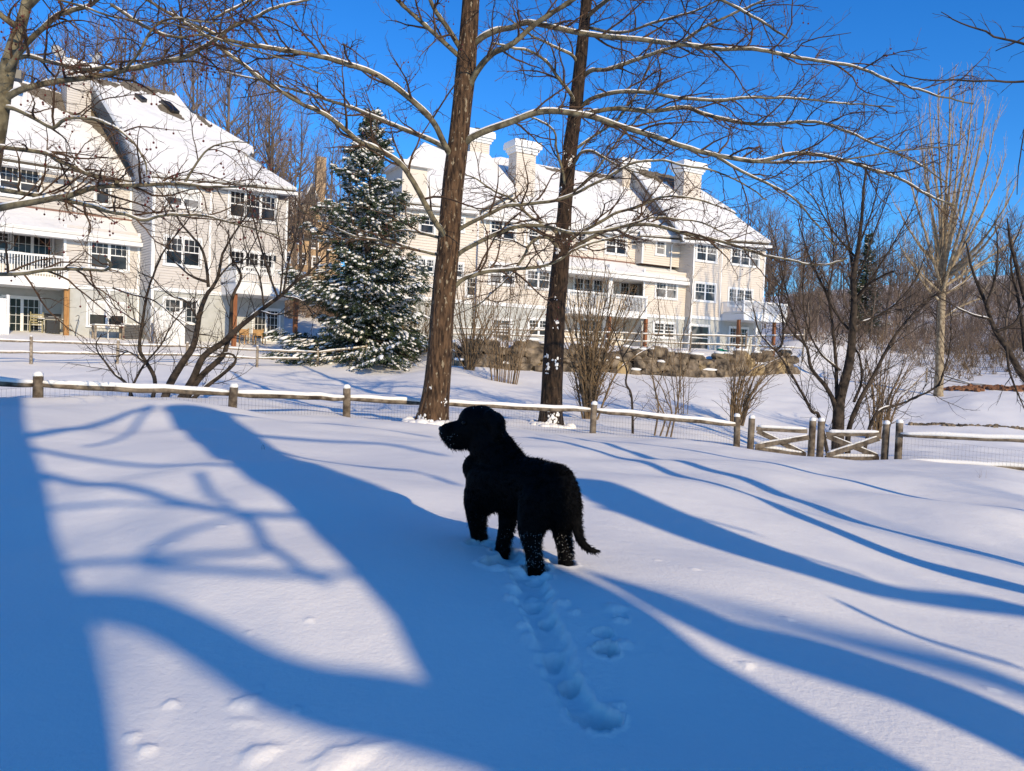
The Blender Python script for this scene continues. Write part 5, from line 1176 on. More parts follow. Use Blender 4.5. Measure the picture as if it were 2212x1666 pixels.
# ------------------------------------------------------------------ snowy spruce
MAT['needles'] = noisy('spruce_needles', (0.014, 0.026, 0.016), (0.065, 0.088, 0.045), 1.2, bump=0)
def spruce(name, label, u, vb, d, vtop, spread_px, seed, dens=1.0, snow=1.0, group=None):
    g = np.random.default_rng(seed); base = on(u, vb, d); top = P(u+3, vtop, d); H = top[2]-base[2]
    root = empty(name, base, label, 'spruce tree', group); Rm = spread_px/FPX*d
    m = MB(); m.tube([base-[0, 0, .3], base+[0, 0, H*.5], base+[0, 0, H*.97]], [H*.014, H*.009, .015], k=8); m.build('trunk', MAT['barkdark'], root)
    br = MB(); T = []; S = MB(); SN = []
    z = .25
    while z < H-.15:
        f = z/H; n = int(g.integers(4, 7)); L0 = Rm*(1-f)**.85*(.95+.25*math.sin(z*2.1))+.22
        for q in range(n):
            a = g.uniform(0, 2*math.pi); L = L0*g.uniform(.42, 1.25); dirv = np.array([math.cos(a), math.sin(a), 0])
            up0 = -.25+.75*f+g.normal(0, .08); nseg = 9; p = base+[0, 0, z+g.uniform(-.1, .1)]; pts = [p.copy()]
            for i in range(nseg):
                t = i/nseg; p = p+L/nseg*unit(dirv+ZU*(up0+.55*t*t+g.normal(0, .05))+g.normal(0, .05, 3)); pts.append(p.copy())
            pts = np.array(pts); br.tube(pts, np.linspace(.02+.006*L, .006, len(pts)), k=4, cap=False)
            side = unit(np.cross(dirv, ZU)); cnt = int(L*34*dens)+8
            tt = g.uniform(.10, 1, cnt)**.8*nseg; ii = np.minimum(tt.astype(int), nseg-1); pp = pts[ii]+(pts[ii+1]-pts[ii])*(tt-ii)[:, None]
            wgt = (1-.55*(tt/nseg))*L*.34+.06
            off = g.uniform(-1, 1, cnt)
            c = pp+side*(off*wgt)[:, None]+dirv*(np.abs(off)*wgt*.5)[:, None]; c[:, 2] -= np.abs(off)*wgt*.35+g.uniform(0, .05, cnt)
            T.append(np.concatenate([c, np.tile(dirv+side*.0, (cnt, 1))+side*off[:, None]*.9, g.uniform(.5, 1, (cnt, 1))], 1))
            k = g.random(cnt) < .16*snow*(1.1 if L > .5 else .6); SN.append(np.concatenate([c[k]+[0, 0, .05], np.tile(dirv, (int(k.sum()), 1))*1.0+side*off[k][:, None]*.6+ZU*(up0-.25)], 1))
        z += .19+.20*f*(1 if z < H*.8 else .4)
    br.build('branches', MAT['barkdark'], root)
    T = np.concatenate(T); n = len(T); reps = 5
    C = np.repeat(T[:, :3], reps, 0); D = np.repeat(T[:, 3:6], reps, 0); sc = np.repeat(T[:, 6], reps)
    C = C+g.normal(0, .07, C.shape); D = D/np.linalg.norm(D, axis=1)[:, None]+g.normal(0, .45, D.shape); D[:, 2] -= .35
    D /= np.linalg.norm(D, axis=1)[:, None]; Wd = np.cross(D, g.normal(0, 1, D.shape)); Wd /= np.linalg.norm(Wd, axis=1)[:, None]
    ln = (.17*sc)[:, None]; wv = .028
    V = np.stack([C-Wd*wv, C+Wd*wv, C+D*ln+Wd*wv*.3, C+D*ln-Wd*wv*.3], 1).reshape(-1, 3)
    nm = MB(); nm.add(V, np.arange(len(V)).reshape(-1, 4)); nm.build('needles', MAT['needles'], root)
    SN = np.concatenate(SN)
    proto = MB(); proto.blob([0, 0, 0], 1, .2, 6, 4, 5); PV, PF = proto.v[0], proto.f[0]
    D1_ = SN[:, 3:]/np.linalg.norm(SN[:, 3:], axis=1)[:, None]; SN = SN[:, :3]; D2_ = np.cross(ZU, D1_); D2_ /= np.linalg.norm(D2_, axis=1)[:, None]; D3_ = np.cross(D1_, D2_)
    r = g.uniform(.04, .11, len(SN))
    el = g.uniform(1.2, 3.4, len(SN)); VV = SN[:, None]+(PV[None, :, :1]*(r*el)[:, None, None])*D1_[:, None]+(PV[None, :, 1:2]*r[:, None, None])*D2_[:, None]+(PV[None, :, 2:]*(r*.5)[:, None, None])*D3_[:, None]; FF = PF[None]+np.where(PF[None] >= 0, np.arange(len(SN))[:, None, None]*len(PV), 0)
    S.v.append(VV.reshape(-1, 3)); S.f.append(FF.reshape(-1, 4)); S.n += len(VV.reshape(-1, 3)); S.build('snow', MAT['snowcap'], root, smooth=True)
    return root
spruce('spruce_tree', 'large snow dusted spruce standing between the left townhouses and the nearest sycamore', 787, 748, 39.5, 236, 172, 101, 1.15, 1.7)
spruce('spruce_tree', 'small dark spruce half hidden behind the dark tree at the gates', 1866, 700, 78, 505, 34, 102, .6, .5)
# ------------------------------------------------------------------ bare woods
MAT['woodtwig'] = noisy('wood_twigs', (0.12, 0.085, 0.066), (0.23, 0.17, 0.13), .3, bump=0)
def wood_proto(seed, H, kind):
    g = np.random.default_rng(seed); m = MB(); mt = MB()
    tp, tr = grow(g, np.zeros(3), np.array([0, 0, 1.]), H, H*.011, .02, 16, .035, np.array([0, 0, .12])); m.tube(np.vstack([[0, 0, -1.5], tp]), np.concatenate([[tr[0]*1.2], tr]), k=6)
    lo = .28 if kind == 'tall' else .12
    for i in range(3, 16):
        if tp[i][2] < H*lo: continue
        for q in range(g.integers(2, 5)):
            a = g.uniform(0, 6.28); d = unit(np.array([math.cos(a), math.sin(a), g.uniform(.5, 1.3)])); L = (H-tp[i][2])*g.uniform(.28, .5)+.8
            pa, ra = grow(g, tp[i], d, L, tr[i]*.5, .018, 8, .09, np.array([0, 0, .08])); m.tube(pa, ra, k=4, cap=False)
            twigs(g, mt, pa, ra, 2, [dict(gap=.55, len=1.9, rad=.026, ang=(.3, .8), seg=5, wob=.10, k=3, bias=(0, 0, .08), tip=.012), dict(gap=.34, len=.9, rad=.014, ang=(.3, .9), seg=3, wob=.14, k=3, bias=(0, 0, .05), tip=.009)], 0, .15)
    root = empty('bare_tree', (0, 0, 0)); m.build('trunk', MAT['barkwood'], root, smooth=True); mt.build('twigs', MAT['woodtwig'], root); root['H'] = 0
    del root['H']; return root
protos = [(wood_proto(200+i, H, k), H) for i, (H, k) in enumerate([(26, 'tall'), (22, 'tall'), (18, 'full'), (12, 'full')])]
used = set(); GR = {}
def plant(pi, u, d, vtop, label, group, rz, vb=700):
    root, H = protos[pi]; p = on(u, vb, d); t = P(u, vtop, d)
    o = root if pi not in used else copy_tree(root); used.add(pi)
    s = max(.3, (t[2]-p[2])/H); o.location = p.tolist(); o.scale = (s*.9, s*.9, s); o.rotation_euler = (0, 0, rz)
    tag(o, label, 'tree', group); GR.setdefault((label, group), []).append((u, s*H, o))
g = np.random.default_rng(300)
LW = 'bare brown trees on the hill behind the left townhouses'
for i in range(27):
    u = -60+i*25+g.uniform(-9, 9); d = g.uniform(62, 105); vt = {0: 60, 1: 30, 2: 90}[i % 3]+g.uniform(-50, 60)
    if u > 480: vt += (u-480)*.75
    plant(int(g.choice([0, 1, 0, 2])), u, d, vt, 'bare tree behind the roofs of the left townhouses', 'woods left', g.uniform(0, 6.28))
for i in range(9):
    u = 590+i*19; plant(int(g.choice([1, 2])), u, g.uniform(60, 84), 150+i*14 if i % 3 == 0 else 260+g.uniform(0, 60), 'bare tree between the left townhouses and the spruce', 'woods centre left', g.uniform(0, 6.28))
for i in range(16):
    u = 1050+i*20+g.uniform(-8, 8); plant(2, u, g.uniform(84, 110), 335+g.uniform(-25, 50), 'bare tree behind the roofs of the right townhouses', 'woods centre', g.uniform(0, 6.28))
for i in range(12):
    u = 1400+i*24+g.uniform(-8, 8); plant(2, u, g.uniform(84, 110), 400+g.uniform(-30, 60)+i*3, 'bare tree behind the right end of the cream townhouses', 'woods centre right', g.uniform(0, 6.28))
for i in range(80):
    u = 1660+(i*61 % 640)+g.uniform(-10, 10); d = g.uniform(66, 170); plant(int(g.choice([2, 3, 3, 2])), u, d, (480+g.uniform(-30, 90)) if i % 4 else (560+g.uniform(0, 60)), 'bare brown tree on the wooded hillside', 'woods right', g.uniform(0, 6.28))
for i, (u, vt, d) in enumerate([(1742, 540, 64), (1752, 545, 66), (1765, 560, 65)]):
    plant(1, u, d, vt, 'slim woodland tree just right of the cream townhouses', 'slim trees beside the cream townhouses', i*2.0)
ORD = 'first second third fourth fifth sixth seventh eighth ninth tenth eleventh twelfth thirteenth fourteenth fifteenth sixteenth seventeenth eighteenth nineteenth'.split()
def ordw(n):
    if n <= 19: return ORD[n-1]
    T_ = {2: 'twent', 3: 'thirt', 4: 'fort', 5: 'fift', 6: 'sixt', 7: 'sevent', 8: 'eight', 9: 'ninet'}[n//10]
    return T_+'ieth' if n % 10 == 0 else T_+'y-'+ORD[n % 10-1]
for (lab, grp), L_ in GR.items():
    L_.sort(key=lambda t: t[0]); med = sorted(t[1] for t in L_)[len(L_)//2]
    for i, (u, h, o) in enumerate(L_): o['label'] = ('tall ' if h > med else 'shorter ')+lab+', '+ordw(i+1)+' from the left'
# unseen trees added behind the camera, towards the sun, to dim the near snow
for i, (a, dist, hh) in enumerate([(-7, 26, 13), (-2.5, 30, 15), (2, 24, 12.5), (6, 31, 16), (10, 27, 13), (14, 33, 15), (-11, 32, 14)]):
    root, H = protos[2 if i % 2 else 1]; p = SH*dist+SIDE*a*-1+np.array([0, 4, 0]); p[2] = gz(p[0], p[1]); o = copy_tree(root); s = hh/H; o.location = p.tolist(); o.scale = (s, s, s); o.rotation_euler = (0, 0, i*1.3)
    tag(o, 'bare tree standing far behind the camera, '+ordw(i+1)+' of a row', 'tree', 'row of trees behind the camera')
# brush covering the slopes
def brush(name, area, n, seed, col, label, cat='brush'):
    g = np.random.default_rng(seed); m = MB(); pts = []
    for _ in range(n):
        u0, u1, d0, d1 = area; u = g.uniform(u0, u1); d = g.uniform(d0, d1); b = on(u, 700, d); h = g.uniform(.8, 3.2)*(d/80)**.5
        for q in range(7):
            dv = np.array([g.normal(0, .5), g.normal(0, .5), 1]); dv /= np.linalg.norm(dv); L = h*g.uniform(.5, 1)
            mid = b+dv*L*.5+g.normal(0, .08*h, 3); pts.append((b+g.normal(0, .15, 3)*[1, 1, 0], mid, b+dv*L+g.normal(0, .18*h, 3)))
    pts = np.array(pts); N = len(pts); w = .02
    off = g.normal(0, 1, (N, 3)); off[:, 2] = 0; off /= np.linalg.norm(off, axis=1)[:, None]; off2 = np.stack([-off[:, 1], off[:, 0], off[:, 2]], 1)
    rings = []
    for k, ww in enumerate((w, w*.7, w*.3)):
        rings.append(np.stack([pts[:, k]+off*ww, pts[:, k]-off*ww*.5+off2*ww*.8, pts[:, k]-off*ww*.5-off2*ww*.8], 1))
    V = np.stack(rings, 1).reshape(N, 9, 3); F = np.array([[0, 1, 4, 3], [1, 2, 5, 4], [2, 0, 3, 5], [3, 4, 7, 6], [4, 5, 8, 7], [5, 3, 6, 8]])
    m.add(V.reshape(-1, 3), (F[None]+np.arange(N)[:, None, None]*9).reshape(-1, 4)); o = m.build(name, MAT[col], None); tag(o, label, cat, kind='stuff')
brush('hillside_brush', (1690, 2300, 64, 140), 2600, 401, 'woodtwig', 'brown leafless brush covering the hillside on the right')
brush('hillside_brush', (600, 760, 56, 80), 420, 402, 'woodtwig', 'tangle of brown brush between the left townhouses and the spruce')
brush('hillside_brush', (-100, 600, 60, 85), 500, 403, 'woodtwig', 'brown brush on the hill behind the left townhouses')
brush('bank_brush', (2020, 2300, 50, 66), 120, 404, 'barkshrub', 'thin brown brush on the snowy slope beyond the pond')
brush('hillside_brush', (1950, 2320, 56, 84), 220, 405, 'barkwood', 'dark brown brush at the foot of the wooded slope beyond the tall pale tree')
# ------------------------------------------------------------------ the dog
def build_dog():
    root_pt = on(1130, 1210, 3.12); root = empty('dog', root_pt, 'black shaggy puppy standing in the snow, looking left', 'dog')
    m = MB()
    def ball(u, v, d, r, sq=(1, 1, 1)): m.blob(P(u, v, d), np.array(sq)*r/FPX*d, 0, 20, 14)
    def limb_(pts, n=10):
        """pts: (u, v, depth, radius px)"""
        pts = np.array(pts, float); X = np.array([P(*p[:3]) for p in pts]); R = pts[:, 3]/FPX*pts[:, 2]
        X, R = smooth_path(X, R, .008)
        for x, r in zip(X, R): m.blob(x, r, 0, 14, 9)
    limb_([(1192,1072,3.02,62),(1160,1056,3.08,64),(1125,1048,3.14,62),(1085,1045,3.20,61),(1064,1042,3.24,60)])
    limb_([(1096,1020,3.2,52),(1072,985,3.25,49),(1054,955,3.28,46),(1046,935,3.29,44)])
    ball(1028,1010,3.27,30); ball(1040,1075,3.28,38); ball(1205,1095,3.0,50); ball(1195,1050,3.02,50)
    # head
    ball(1038,919,3.29,44,(1,.95,1)); ball(1060,918,3.29,32); ball(1018,906,3.28,28); ball(1012,930,3.28,32)
    limb_([(1005,935,3.28,30),(985,935,3.28,26),(972,935,3.28,23),(966,933,3.28,18)]); limb_([(1000,950,3.28,22),(980,956,3.28,15),(970,957,3.28,9)])
    ball(958,926,3.28,9)
    for dd in (-.085, .085): limb_([(1058,898,3.29+dd*.75,13),(1069,916,3.29+dd,15),(1073,935,3.29+dd*1.05,15),(1068,951,3.29+dd,11)])
    # legs
    limb_([(1036,1070,3.30,36),(1030,1100,3.33,26),(1031,1135,3.34,19),(1036,1170,3.35,17),(1034,1200,3.35,17)]); ball(1028,1196,3.32,15)
    limb_([(1095,1070,3.20,34),(1098,1105,3.2,23),(1094,1140,3.2,18),(1085,1180,3.21,16),(1083,1215,3.21,16)]); ball(1077,1214,3.18,15)
    limb_([(1165,1085,2.98,48),(1152,1120,2.95,36),(1146,1152,2.94,26),(1150,1182,2.93,20),(1157,1230,2.93,18),(1157,1262,2.93,17)]); ball(1150,1262,2.9,16)
    limb_([(1210,1090,3.03,40),(1211,1120,3.04,28),(1214,1150,3.05,21),(1220,1185,3.05,18),(1221,1215,3.05,17),(1221,1245,3.05,16)]); ball(1215,1246,3.02,15)
    limb_([(1226,1062,3.0,22),(1240,1092,2.99,17),(1244,1125,2.98,13),(1249,1154,2.97,11),(1261,1177,2.97,9.5),(1277,1189,2.97,7.5),(1292,1190,2.97,4)])
    raw = m.build('body', MAT['fur'], None)
    md = raw.modifiers.new('r', 'REMESH'); md.mode = 'VOXEL'; md.voxel_size = .0065
    sm = raw.modifiers.new('s', 'SMOOTH'); sm.iterations = 9; sm.factor = .6
    dg = bpy.context.evaluated_depsgraph_get(); me = bpy.data.meshes.new_from_object(raw.evaluated_get(dg))
    bpy.data.objects.remove(raw)
    n = len(me.vertices); V = np.empty(n*3, np.float32); me.vertices.foreach_get('co', V); V = V.reshape(-1, 3)
    N = np.empty(n*3, np.float32); me.vertices.foreach_get('normal', N); N = N.reshape(-1, 3)
    f = np.array([mnoise.noise(Vector(v)*38)*.5+mnoise.noise(Vector(v)*90)*.35 for v in V.tolist()])
    V2 = V+N*(f*.006)[:, None]; V2 = V2-root_pt; me.vertices.foreach_set('co', V2.reshape(-1).astype(np.float32)); me.update()
    for p in me.polygons: p.use_smooth = True
    me.materials.clear(); me.materials.append(MAT['fur'])
    body = bpy.data.objects.new('body', me); COL.objects.link(body); body.parent = root
    # fur locks
    g = np.random.default_rng(8); idx = g.integers(0, n, 52000); c = V[idx]; nn = N[idx]
    hx = P(1040, 920, 3.29)
    flow = unit(P(1190, 1072, 3.02)-P(1064, 1042, 3.24)); fl = np.tile(flow, (len(c), 1))+[0, 0, -.9]
    hd = np.linalg.norm(c-hx, axis=1) < .13
    fl[hd] = np.array([.6, 0, -.9]); tl = c[:, 0] > P(1238, 1100, 2.98)[0]; fl[tl & (c[:, 2] < P(1240, 1110, 2.98)[2])] = [.5, 0, -.5]
    fl = fl/np.linalg.norm(fl, axis=1)[:, None]; D = nn*.45+fl*.75+g.normal(0, .28, c.shape); D /= np.linalg.norm(D, axis=1)[:, None]
    L = g.uniform(.006, .0155, len(c)); L[hd] *= .8; L *= np.where(g.random(len(c)) < .06, 1.7, 1); L = L[:, None]
    top_back = (nn[:, 2] > .55) & ~hd & (c[:, 2] > P(1150, 1040, 3.1)[2]); D[top_back] += [.0, .0, .55]
    Wd = np.cross(D, nn+g.normal(0, .5, c.shape)); Wd /= np.linalg.norm(Wd, axis=1)[:, None]; w = .0011
    b = c-nn*.002
    A = np.stack([b-Wd*w, b+Wd*w, b+D*L*.6+Wd*w*.7+fl*L*.12, b+D*L+fl*L*.3, b+D*L*.6-Wd*w*.7+fl*L*.12], 1)
    mb = MB(); mb.add(A.reshape(-1, 3), np.arange(len(A)*5).reshape(-1, 5)); mb.build('fur', MAT['fur'], root)
    # eyes, nose
    for dd in (-.055, .055):
        e = MB(); e.blob(P(1002, 914, 3.275+dd), .0085, 0, 12, 8); e.build('eye', MAT['eye'], root, smooth=True)
    e = MB(); e.blob(P(952, 926, 3.28), (.010, .017, .011), .05, 12, 8, 3); e.build('nose', MAT['nose'], root, smooth=True)
    # snow caught in the leg fur and on the muzzle
    S = MB(); cnt = 0
    for (u0, u1, v0, v1, k, r) in ((1125,1176,1150,1232,210,.0007),(1205,1240,1150,1212,150,.0007),(1010,1052,1110,1165,90,.0005),(1076,1108,1140,1185,80,.0005),(950,985,935,966,40,.0007),(1000,1060,876,890,10,.001)):
        r3 = np.array([proj(v) for v in V[::3]]); sel = (r3[:, 0] > u0) & (r3[:, 0] < u1) & (r3[:, 1] > v0) & (r3[:, 1] < v1) & (N[::3][:, 1] < .1)
        q = np.where(sel)[0]
        if not len(q): continue
        for i in g.choice(q, k): S.blob(V[::3][i]+N[::3][i]*g.uniform(.002, .010)+g.normal(0, .004, 3), r*g.uniform(.6, 1.5), .3, 5, 4, int(g.integers(1e6)))
    S.build('snow_flecks', MAT['snowcap'], root)
MAT['fur'] = mat('black_fur', (0.0028, 0.0026, 0.0026), .65, .07)
MAT['eye'] = mat('dark_eye', (0.004, 0.003, 0.002), .3, .2)
MAT['nose'] = mat('wet_nose', (0.01, 0.01, 0.011), .35, .5)
build_dog()
# ------------------------------------------------------------------ things in the yards and on the roofs
def dish(label, u, v, o, s_, seed, face):
    F = LB; c = F.X(u, v, o); root = empty('satellite_dish', c-ZU*s_*.9, label, 'satellite dish', 'satellite dishes on the chimney')
    m = MB(); ax = unit(np.array(face)); a = unit(np.cross(ax, ZU)); b = np.cross(a, ax); R, n = 5, 18; V = []
    for i in range(R+1):
        r = s_*.5*i/R
        for j in range(n): t = 2*math.pi*j/n; V.append(c+a*math.cos(t)*r+b*math.sin(t)*r*1.08+ax*(r*r*.55))
    Fc = [[i*n+j, i*n+(j+1) % n, (i+1)*n+(j+1) % n, (i+1)*n+j] for i in range(R) for j in range(n)]
    m.add(V, Fc); m.add(np.array(V)-ax*.02, [q[::-1] for q in Fc]); m.build('reflector', MAT['dishgrey'], root, smooth=True)
    m = MB(); m.tube([c-ax*.02, c-ax*.1-ZU*s_*.5, c-ax*.05-ZU*s_*.9], [.03]*3, k=6); m.build('mast', MAT['dishgrey'], root)
    m = MB(); tip = c+ax*s_*.55-b*s_*.25; m.tube([c-b*s_*.5+ax*.05, tip], [.018, .018], k=5); m.cbox(tip, .12, .12, .1); m.build('feed_arm', MAT['dishgrey'], root)
dish('oval satellite dish at the left end of the left chimney top, facing right', 124, 113, -10.2, .8, 1, (.8, -.5, .35))
dish('snowy satellite dish on the right half of the left chimney top', 212, 126, -10.4, .8, 2, (-.4, -.8, .4))

def chair(label, u, v, o, w, h, rz, matn, F, group=None):
    c = F.X(u, v, o); c[2] = max(gz(c[0], c[1])-.02, 0); root = empty('patio_chair', c, label, 'chair', group)
    e = np.array([math.cos(rz), math.sin(rz), 0]); n = np.array([-math.sin(rz), math.cos(rz), 0]); M_ = MAT[matn]
    for a in (-1, 1):
        for b in (-1, 1):
            m = MB(); q = c+e*a*w*.46+n*b*w*.42; hh = .62 if b < 0 else h; m.box(q-e*.025-n*.025, e*.05, n*.05, ZU*hh); m.build('leg', M_, root)
        m = MB(); q = c+e*a*w*.46; m.box(q-e*.04-n*w*.5+ZU*.621, e*.08, n*w, ZU*.03); m.build('armrest', M_, root)
    m = MB()
    for i in range(5): m.box(c-e*w*.44-n*w*(.42-i*.18)+ZU*.42, e*w*.88, n*w*.14, ZU*.03)
    m.build('seat', M_, root)
    m = MB()
    for i in range(4): m.box(c-e*w*.44+n*w*.40+ZU*(.52+i*(h-.58)/4), e*w*.88, n*.03, ZU*.09)
    m.build('backrest', M_, root)
MAT['chairolive'] = noisy('olive_wood', (0.25, 0.22, 0.12), (0.36, 0.31, 0.18), 5, bump=.1)
MAT['chairtan'] = noisy('tan_wood', (0.36, 0.21, 0.09), (0.48, 0.30, 0.14), 5, bump=.1)
F = LB
chair('olive wooden patio chair under the balcony beside the black grill', 78, 731, o2L-.9, .62, 1.15, .5, 'chairolive', F)
chair('tan wooden chair under the right deck of the left townhouses, left one of two', 532, 733, 1.0, .6, .95, .9, 'chairtan', F)
chair('tan wooden chair under the right deck of the left townhouses, right one of two', 560, 734, 1.0, .6, .95, .6, 'chairtan', F)
def grill():
    c = F.X(113, 733, o2L-.8); c[2] = gz(c[0], c[1]); root = empty('barbecue_grill', c, 'black gas grill with side shelves under the left balcony', 'grill'); e = F.e; n = F.n
    m = MB(); m.box(c-e*.32-n*.25+ZU*.05, e*.64, n*.5, ZU*.68); m.build('cabinet', MAT['black'], root)
    m = MB()
    for i in range(9):
        t0, t1 = math.pi*i/9, math.pi*(i+1)/9; f = lambda t: (math.cos(t)*.27, math.sin(t)*.30)
        a, b = f(t0), f(t1); m.quad(c-e*.38+n*a[0]+ZU*(.78+a[1]), c+e*.38+n*a[0]+ZU*(.78+a[1]), c+e*.38+n*b[0]+ZU*(.78+b[1]), c-e*.38+n*b[0]+ZU*(.78+b[1]))
        for s in (-1, 1): m.add([c+e*.38*s+ZU*.78, c+e*.38*s+n*a[0]+ZU*(.78+a[1]), c+e*.38*s+n*b[0]+ZU*(.78+b[1])], [[0, 1, 2]])
    l = m.build('lid', MAT['black'], root); m = MB(); m.tube([c-e*.25+n*.3+ZU*.9, c+e*.25+n*.3+ZU*.9], [.015, .015], k=6); m.build('handle', MAT['dishgrey'], l)
    for s in (-1, 1):
        m = MB(); m.box(c+e*(.38 if s > 0 else -.72)-n*.22+ZU*.74, e*.34, n*.44, ZU*.04); m.build('side_shelf', MAT['black'], root)
        m = MB(); m.box(c+e*(.40 if s > 0 else -.70)-n*.2+ZU*.782, e*.3, n*.4, ZU*.04); m.build('snow', MAT['snowcap'], root)
grill()
def table():
    c = F.X(233, 738, o2L+1.2); c[2] = gz(c[0], c[1]); root = empty('patio_table', c, 'grey wooden patio table before the basement window', 'table'); e = F.e; n = F.n
    m = MB()
    for i in range(6): m.box(c-e*.8-n*(.45-i*.155)+ZU*.70, e*1.6, n*.13, ZU*.04)
    m.build('tabletop', MAT['woodgrey'], root)
    for a in (-1, 1):
        for b in (-1, 1): m = MB(); m.box(c+e*a*.68+n*b*.34-e*.05-n*.05-ZU*.1, e*.1, n*.1, ZU*.795); m.build('leg', MAT['woodgrey'], root)
    m = MB(); m.box(c-e*.72-n*.4+ZU*.742, e*1.44, n*.8, ZU*.06); m.build('snow', MAT['snowcap'], root)
    p = c+n*.02; r2 = empty('patio_umbrella', p, 'closed white patio umbrella standing at the grey table', 'umbrella')
    m = MB(); m.tube([p+ZU*0, p+ZU*2.75], [.025, .02], k=8); m.build('pole', MAT['white'], r2)
    m = MB(); z = np.linspace(1.15, 2.7, 12); r = .05+.13*np.sin((z-1.15)/1.55*math.pi*.9+.35)*(1-(z-1.15)/2.6); V = []; k = 16
    for zi, ri in zip(z, r):
        for j in range(k): t = 2*math.pi*j/k; V.append(p+ZU*zi+(e*math.cos(t)+n*math.sin(t))*ri*(1+.22*(j % 2)))
    m.add(V, [[i*k+j, i*k+(j+1) % k, (i+1)*k+(j+1) % k, (i+1)*k+j] for i in range(11) for j in range(k)]); m.build('canopy', MAT['white'], r2)
table()
def ac_unit():
    c = F.X(281, 738, o2L+.7); c[2] = gz(c[0], c[1]); root = empty('air_conditioner', c, 'dark grey louvred air conditioner unit by the wall corner, right of the table', 'air conditioner'); e = F.e; n = F.n
    m = MB(); m.box(c-e*.42-n*.42+ZU*.06, e*.84, n*.84, ZU*.72); m.build('casing', MAT['grille'], root); m = MB()
    for i in range(7): m.box(c-e*.43-n*.43+ZU*(.12+i*.09), e*.86, n*.86, ZU*.03)
    m.build('louvres', MAT['black'], root); m = MB(); m.box(c-e*.4-n*.4+ZU*.782, e*.8, n*.8, ZU*.09); m.build('snow', MAT['snowcap'], root)
MAT['grille'] = mat('grey_casing', (0.10, 0.10, 0.105), .5)
ac_unit()
def panel():
    a = F.X(-60, 736, o2L+.6); b = F.X(19, 736, o2L+.6); a[2] = gz(a[0], a[1]); b[2] = gz(b[0], b[1]); root = empty('privacy_screen', b, 'white vinyl privacy screen at the left picture edge', 'screen'); d = b-a; L = np.linalg.norm(d); d = d/L; n = F.n
    m = MB(); m.box(b-d*.12-n*.06-ZU*.2, d*.12, n*.12, ZU*2.15); m.blob(b-d*.06+ZU*1.98, (.09, .09, .05), 0, 8, 5); m.build('post', MAT['white'], root)
    m = MB()
    for i in range(14): m.box(a+d*(L-.12)*i/14-n*.02, d*((L-.12)/14-.012), n*.04, ZU*1.72)
    m.build('panel', MAT['white'], root); m = MB(); m.box(a-n*.04+ZU*1.721, d*(L-.13), n*.08, ZU*.10); m.box(a-n*.035+ZU*.08, d*(L-.13), n*.07, ZU*.1); m.build('rail', MAT['white'], root)
panel()
def hook():
    c = F.X(162, 737, o2L+.5); c[2] = gz(c[0], c[1]); root = empty('garden_hook', c, 'black wrought iron hose hook by the wall right of the brown post', 'garden hook'); t = np.linspace(0, 1, 14)
    m = MB(); m.tube([c+F.e*(.30*math.sin(k*3.1))*k**1+ZU*(1.15*math.sin(k*1.9)) for k in t], [.018]*14, k=5); m.build('stem', MAT['black'], root)
    m = MB(); th = np.linspace(0, 5.2, 16); m.tube([c-F.e*.25+(F.e*math.cos(a)+ZU*math.sin(a))*(.04+.035*a)+ZU*.5 for a in th], [.014]*16, k=5); m.build('scroll', MAT['black'], root)
hook()
def chest():
    c = F.X(405, 733, 1.4); c[2] = gz(c[0], c[1])+.15; root = empty('covered_grill', c, 'dark covered grill with snow on top in front of the french doors', 'grill'); e = F.e; n = F.n
    m = MB(); m.box(c-e*.35-n*.3-ZU*.3, e*.7, n*.6, ZU*1.05); m.box(c-e*.45-n*.33+ZU*.55, e*.9, n*.66, ZU*.34); m.build('cover', MAT['grille'], root); m = MB(); m.blob(c+ZU*.92, (.42, .3, .13), .15, 10, 6, 4); m.build('snow', MAT['snowcap'], root, smooth=True)
chest()
# dwarf privacy fence in white left of the french doors
def low_screen():
    a = F.X(335, 738, 1.8); b = F.X(396, 738, 1.8); root = empty('privacy_screen', a, 'snow coated white privacy screen standing before the french doors of the left townhouses', 'screen'); d = b-a; L = np.linalg.norm(d[:2]); d = unit(d*[1, 1, 0]); a[2] = b[2] = gz(a[0], a[1])
    m = MB()
    for i in range(10): m.box(a+d*L*i/10-F.n*.02-ZU*.2, d*(L/10-.012), F.n*.04, ZU*1.85)
    m.build('panel', MAT['white'], root)
    for s in (0, 1): m = MB(); m.box(a+d*(L*s-.06)-F.n*.08-ZU*.2, d*.12, F.n*.12, ZU*2.1); m.build('post', MAT['white'], root)
    m = MB(); m.box(a-F.n*.04+ZU*1.651, d*L, F.n*.08, ZU*.1); m.build('rail', MAT['white'], root)
low_screen()
# green pots by the right townhouses
MAT['green'] = mat('green_plastic', (0.0, 0.16, 0.11), .4, .4)
for i, (u, lab) in enumerate([(1555, 'left one of two green plastic planters by the wall under the right deck'), (1566, 'right one of two green plastic planters by the wall under the right deck')]):
    c = RB.X(u, 757, 1.6); c[2] = gz(c[0], c[1])+.05; root = empty('planter', c, lab, 'planter', 'green planters'); m = MB()
    m.tube([c, c+ZU*.05, c+ZU*.3, c+ZU*.4], [.14, .17, .21, .2], k=14); m.build('pot', MAT['green'], root); m = MB(); m.tube([c+ZU*.36, c+ZU*.41], [.23, .23], k=14); m.build('rim', MAT['green'], root); m = MB(); m.blob(c+ZU*.42, (.19, .19, .07), .1, 10, 6); m.build('snow', MAT['snowcap'], root, smooth=True)
def rchair(u, lab, i):
    chair(lab, u, 752, 1.0, .6, .95, .4+i*.3, 'white', RB)
rchair(1586, 'white patio chair under the right deck, left one of two', 0); rchair(1604, 'white patio chair under the right deck, right one of two', 1)
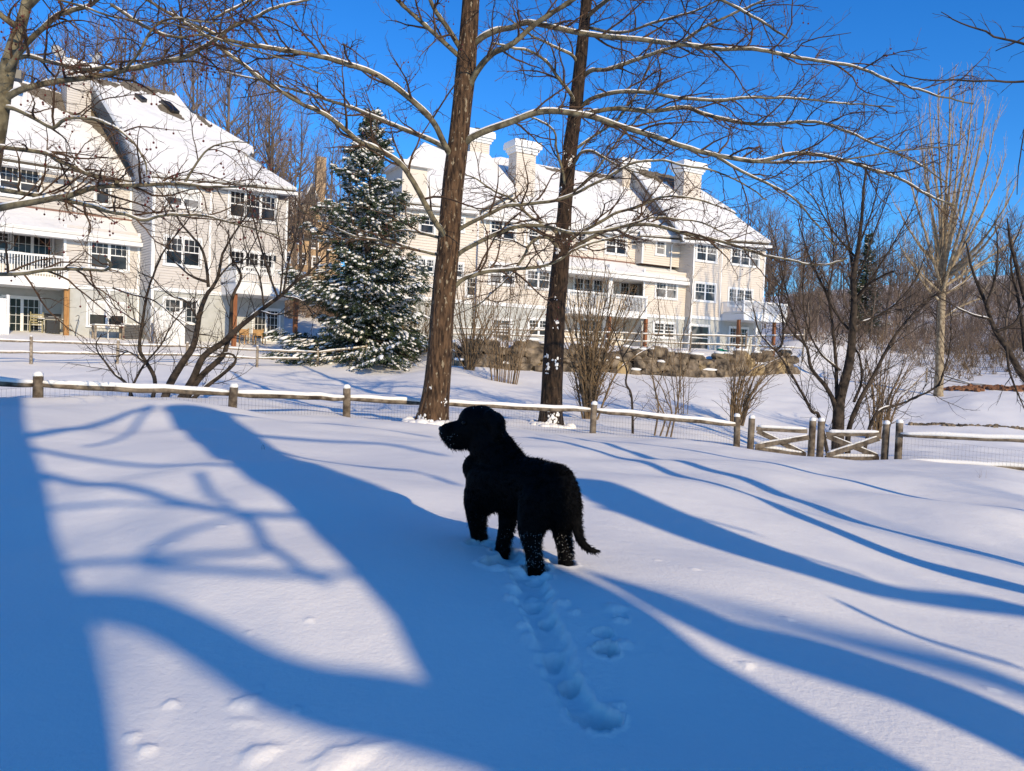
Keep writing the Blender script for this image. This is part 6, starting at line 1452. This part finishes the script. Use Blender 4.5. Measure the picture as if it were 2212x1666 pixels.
# a few dead grass tufts on the snow, reeds by the pond bank
def tuft(u, v, n, h, lab, seed, spread=.05):
    g = np.random.default_rng(seed); c = G(u, v); root = empty('dry_grass', c, lab, 'grass tuft'); m = MB()
    for i in range(n):
        d = unit(np.array([g.normal(0, .4), g.normal(0, .4), 1])); b = c+g.normal(0, spread, 3)*[1, 1, 0]; m.tube([b-ZU*.01, b+d*h*.5, b+d*h+g.normal(0, .01, 3)], [.0012*(1+spread*10), .001*(1+spread*10), .0005], k=3, cap=False)
    m.build('stalks', MAT['barkshrub'], root)
tuft(2120, 1040, 5, .16, 'thin dry stalks poking out of the snow near the right picture edge', 1)
tuft(568, 968, 4, .03, 'tiny dry stalk on the sunlit snow left of the dog', 2, .01)
tuft(900, 967, 4, .03, 'tiny dry stalk on the snow just left of the dog muzzle', 3, .01)
for i, (u, v, lab) in enumerate([(2020, 918, 'dark earth showing through the snow along the pond bank, left patch'), (2095, 921, 'dark earth showing through the snow along the pond bank, middle patch'), (2190, 926, 'dark earth showing through the snow along the pond bank, right patch')]):
    g = np.random.default_rng(500+i); c = G(u, v); m = MB()
    for k in range(26): q = c+[g.uniform(-1.1, 1.1), g.uniform(-.1, .1), 0]; q[2] = gz(q[0], q[1])+.02; m.blob(q, (g.uniform(.05, .16), .08, g.uniform(.03, .09)), .3, 6, 4, k)
    o = m.build('bare_earth', MAT['rock'], None); tag(o, lab, 'bare earth', 'earth patches at the pond bank', 'stuff')
o = MB(); g = np.random.default_rng(9)
for k in range(160):
    t = g.uniform(0, 1); c = P(2035+t*190, 858+t*8, 46.5-t*1.5); c[0] += g.normal(0, .2); c[1] += g.normal(0, .5); c[2] = gz(c[0], c[1])+.05; o.blob(c, (g.uniform(.1, .3), .2, g.uniform(.06, .16)), .35, 6, 4, k)
q = o.build('leaf_litter', MAT['litter'] if 'litter' in MAT else MAT.setdefault('litter', noisy('leaf_litter', (0.16, 0.07, 0.035), (0.28, 0.14, 0.07), 6, bump=0)), None); tag(q, 'strip of red brown leaf litter under the fence on the far bank', 'leaf litter', kind='stuff')
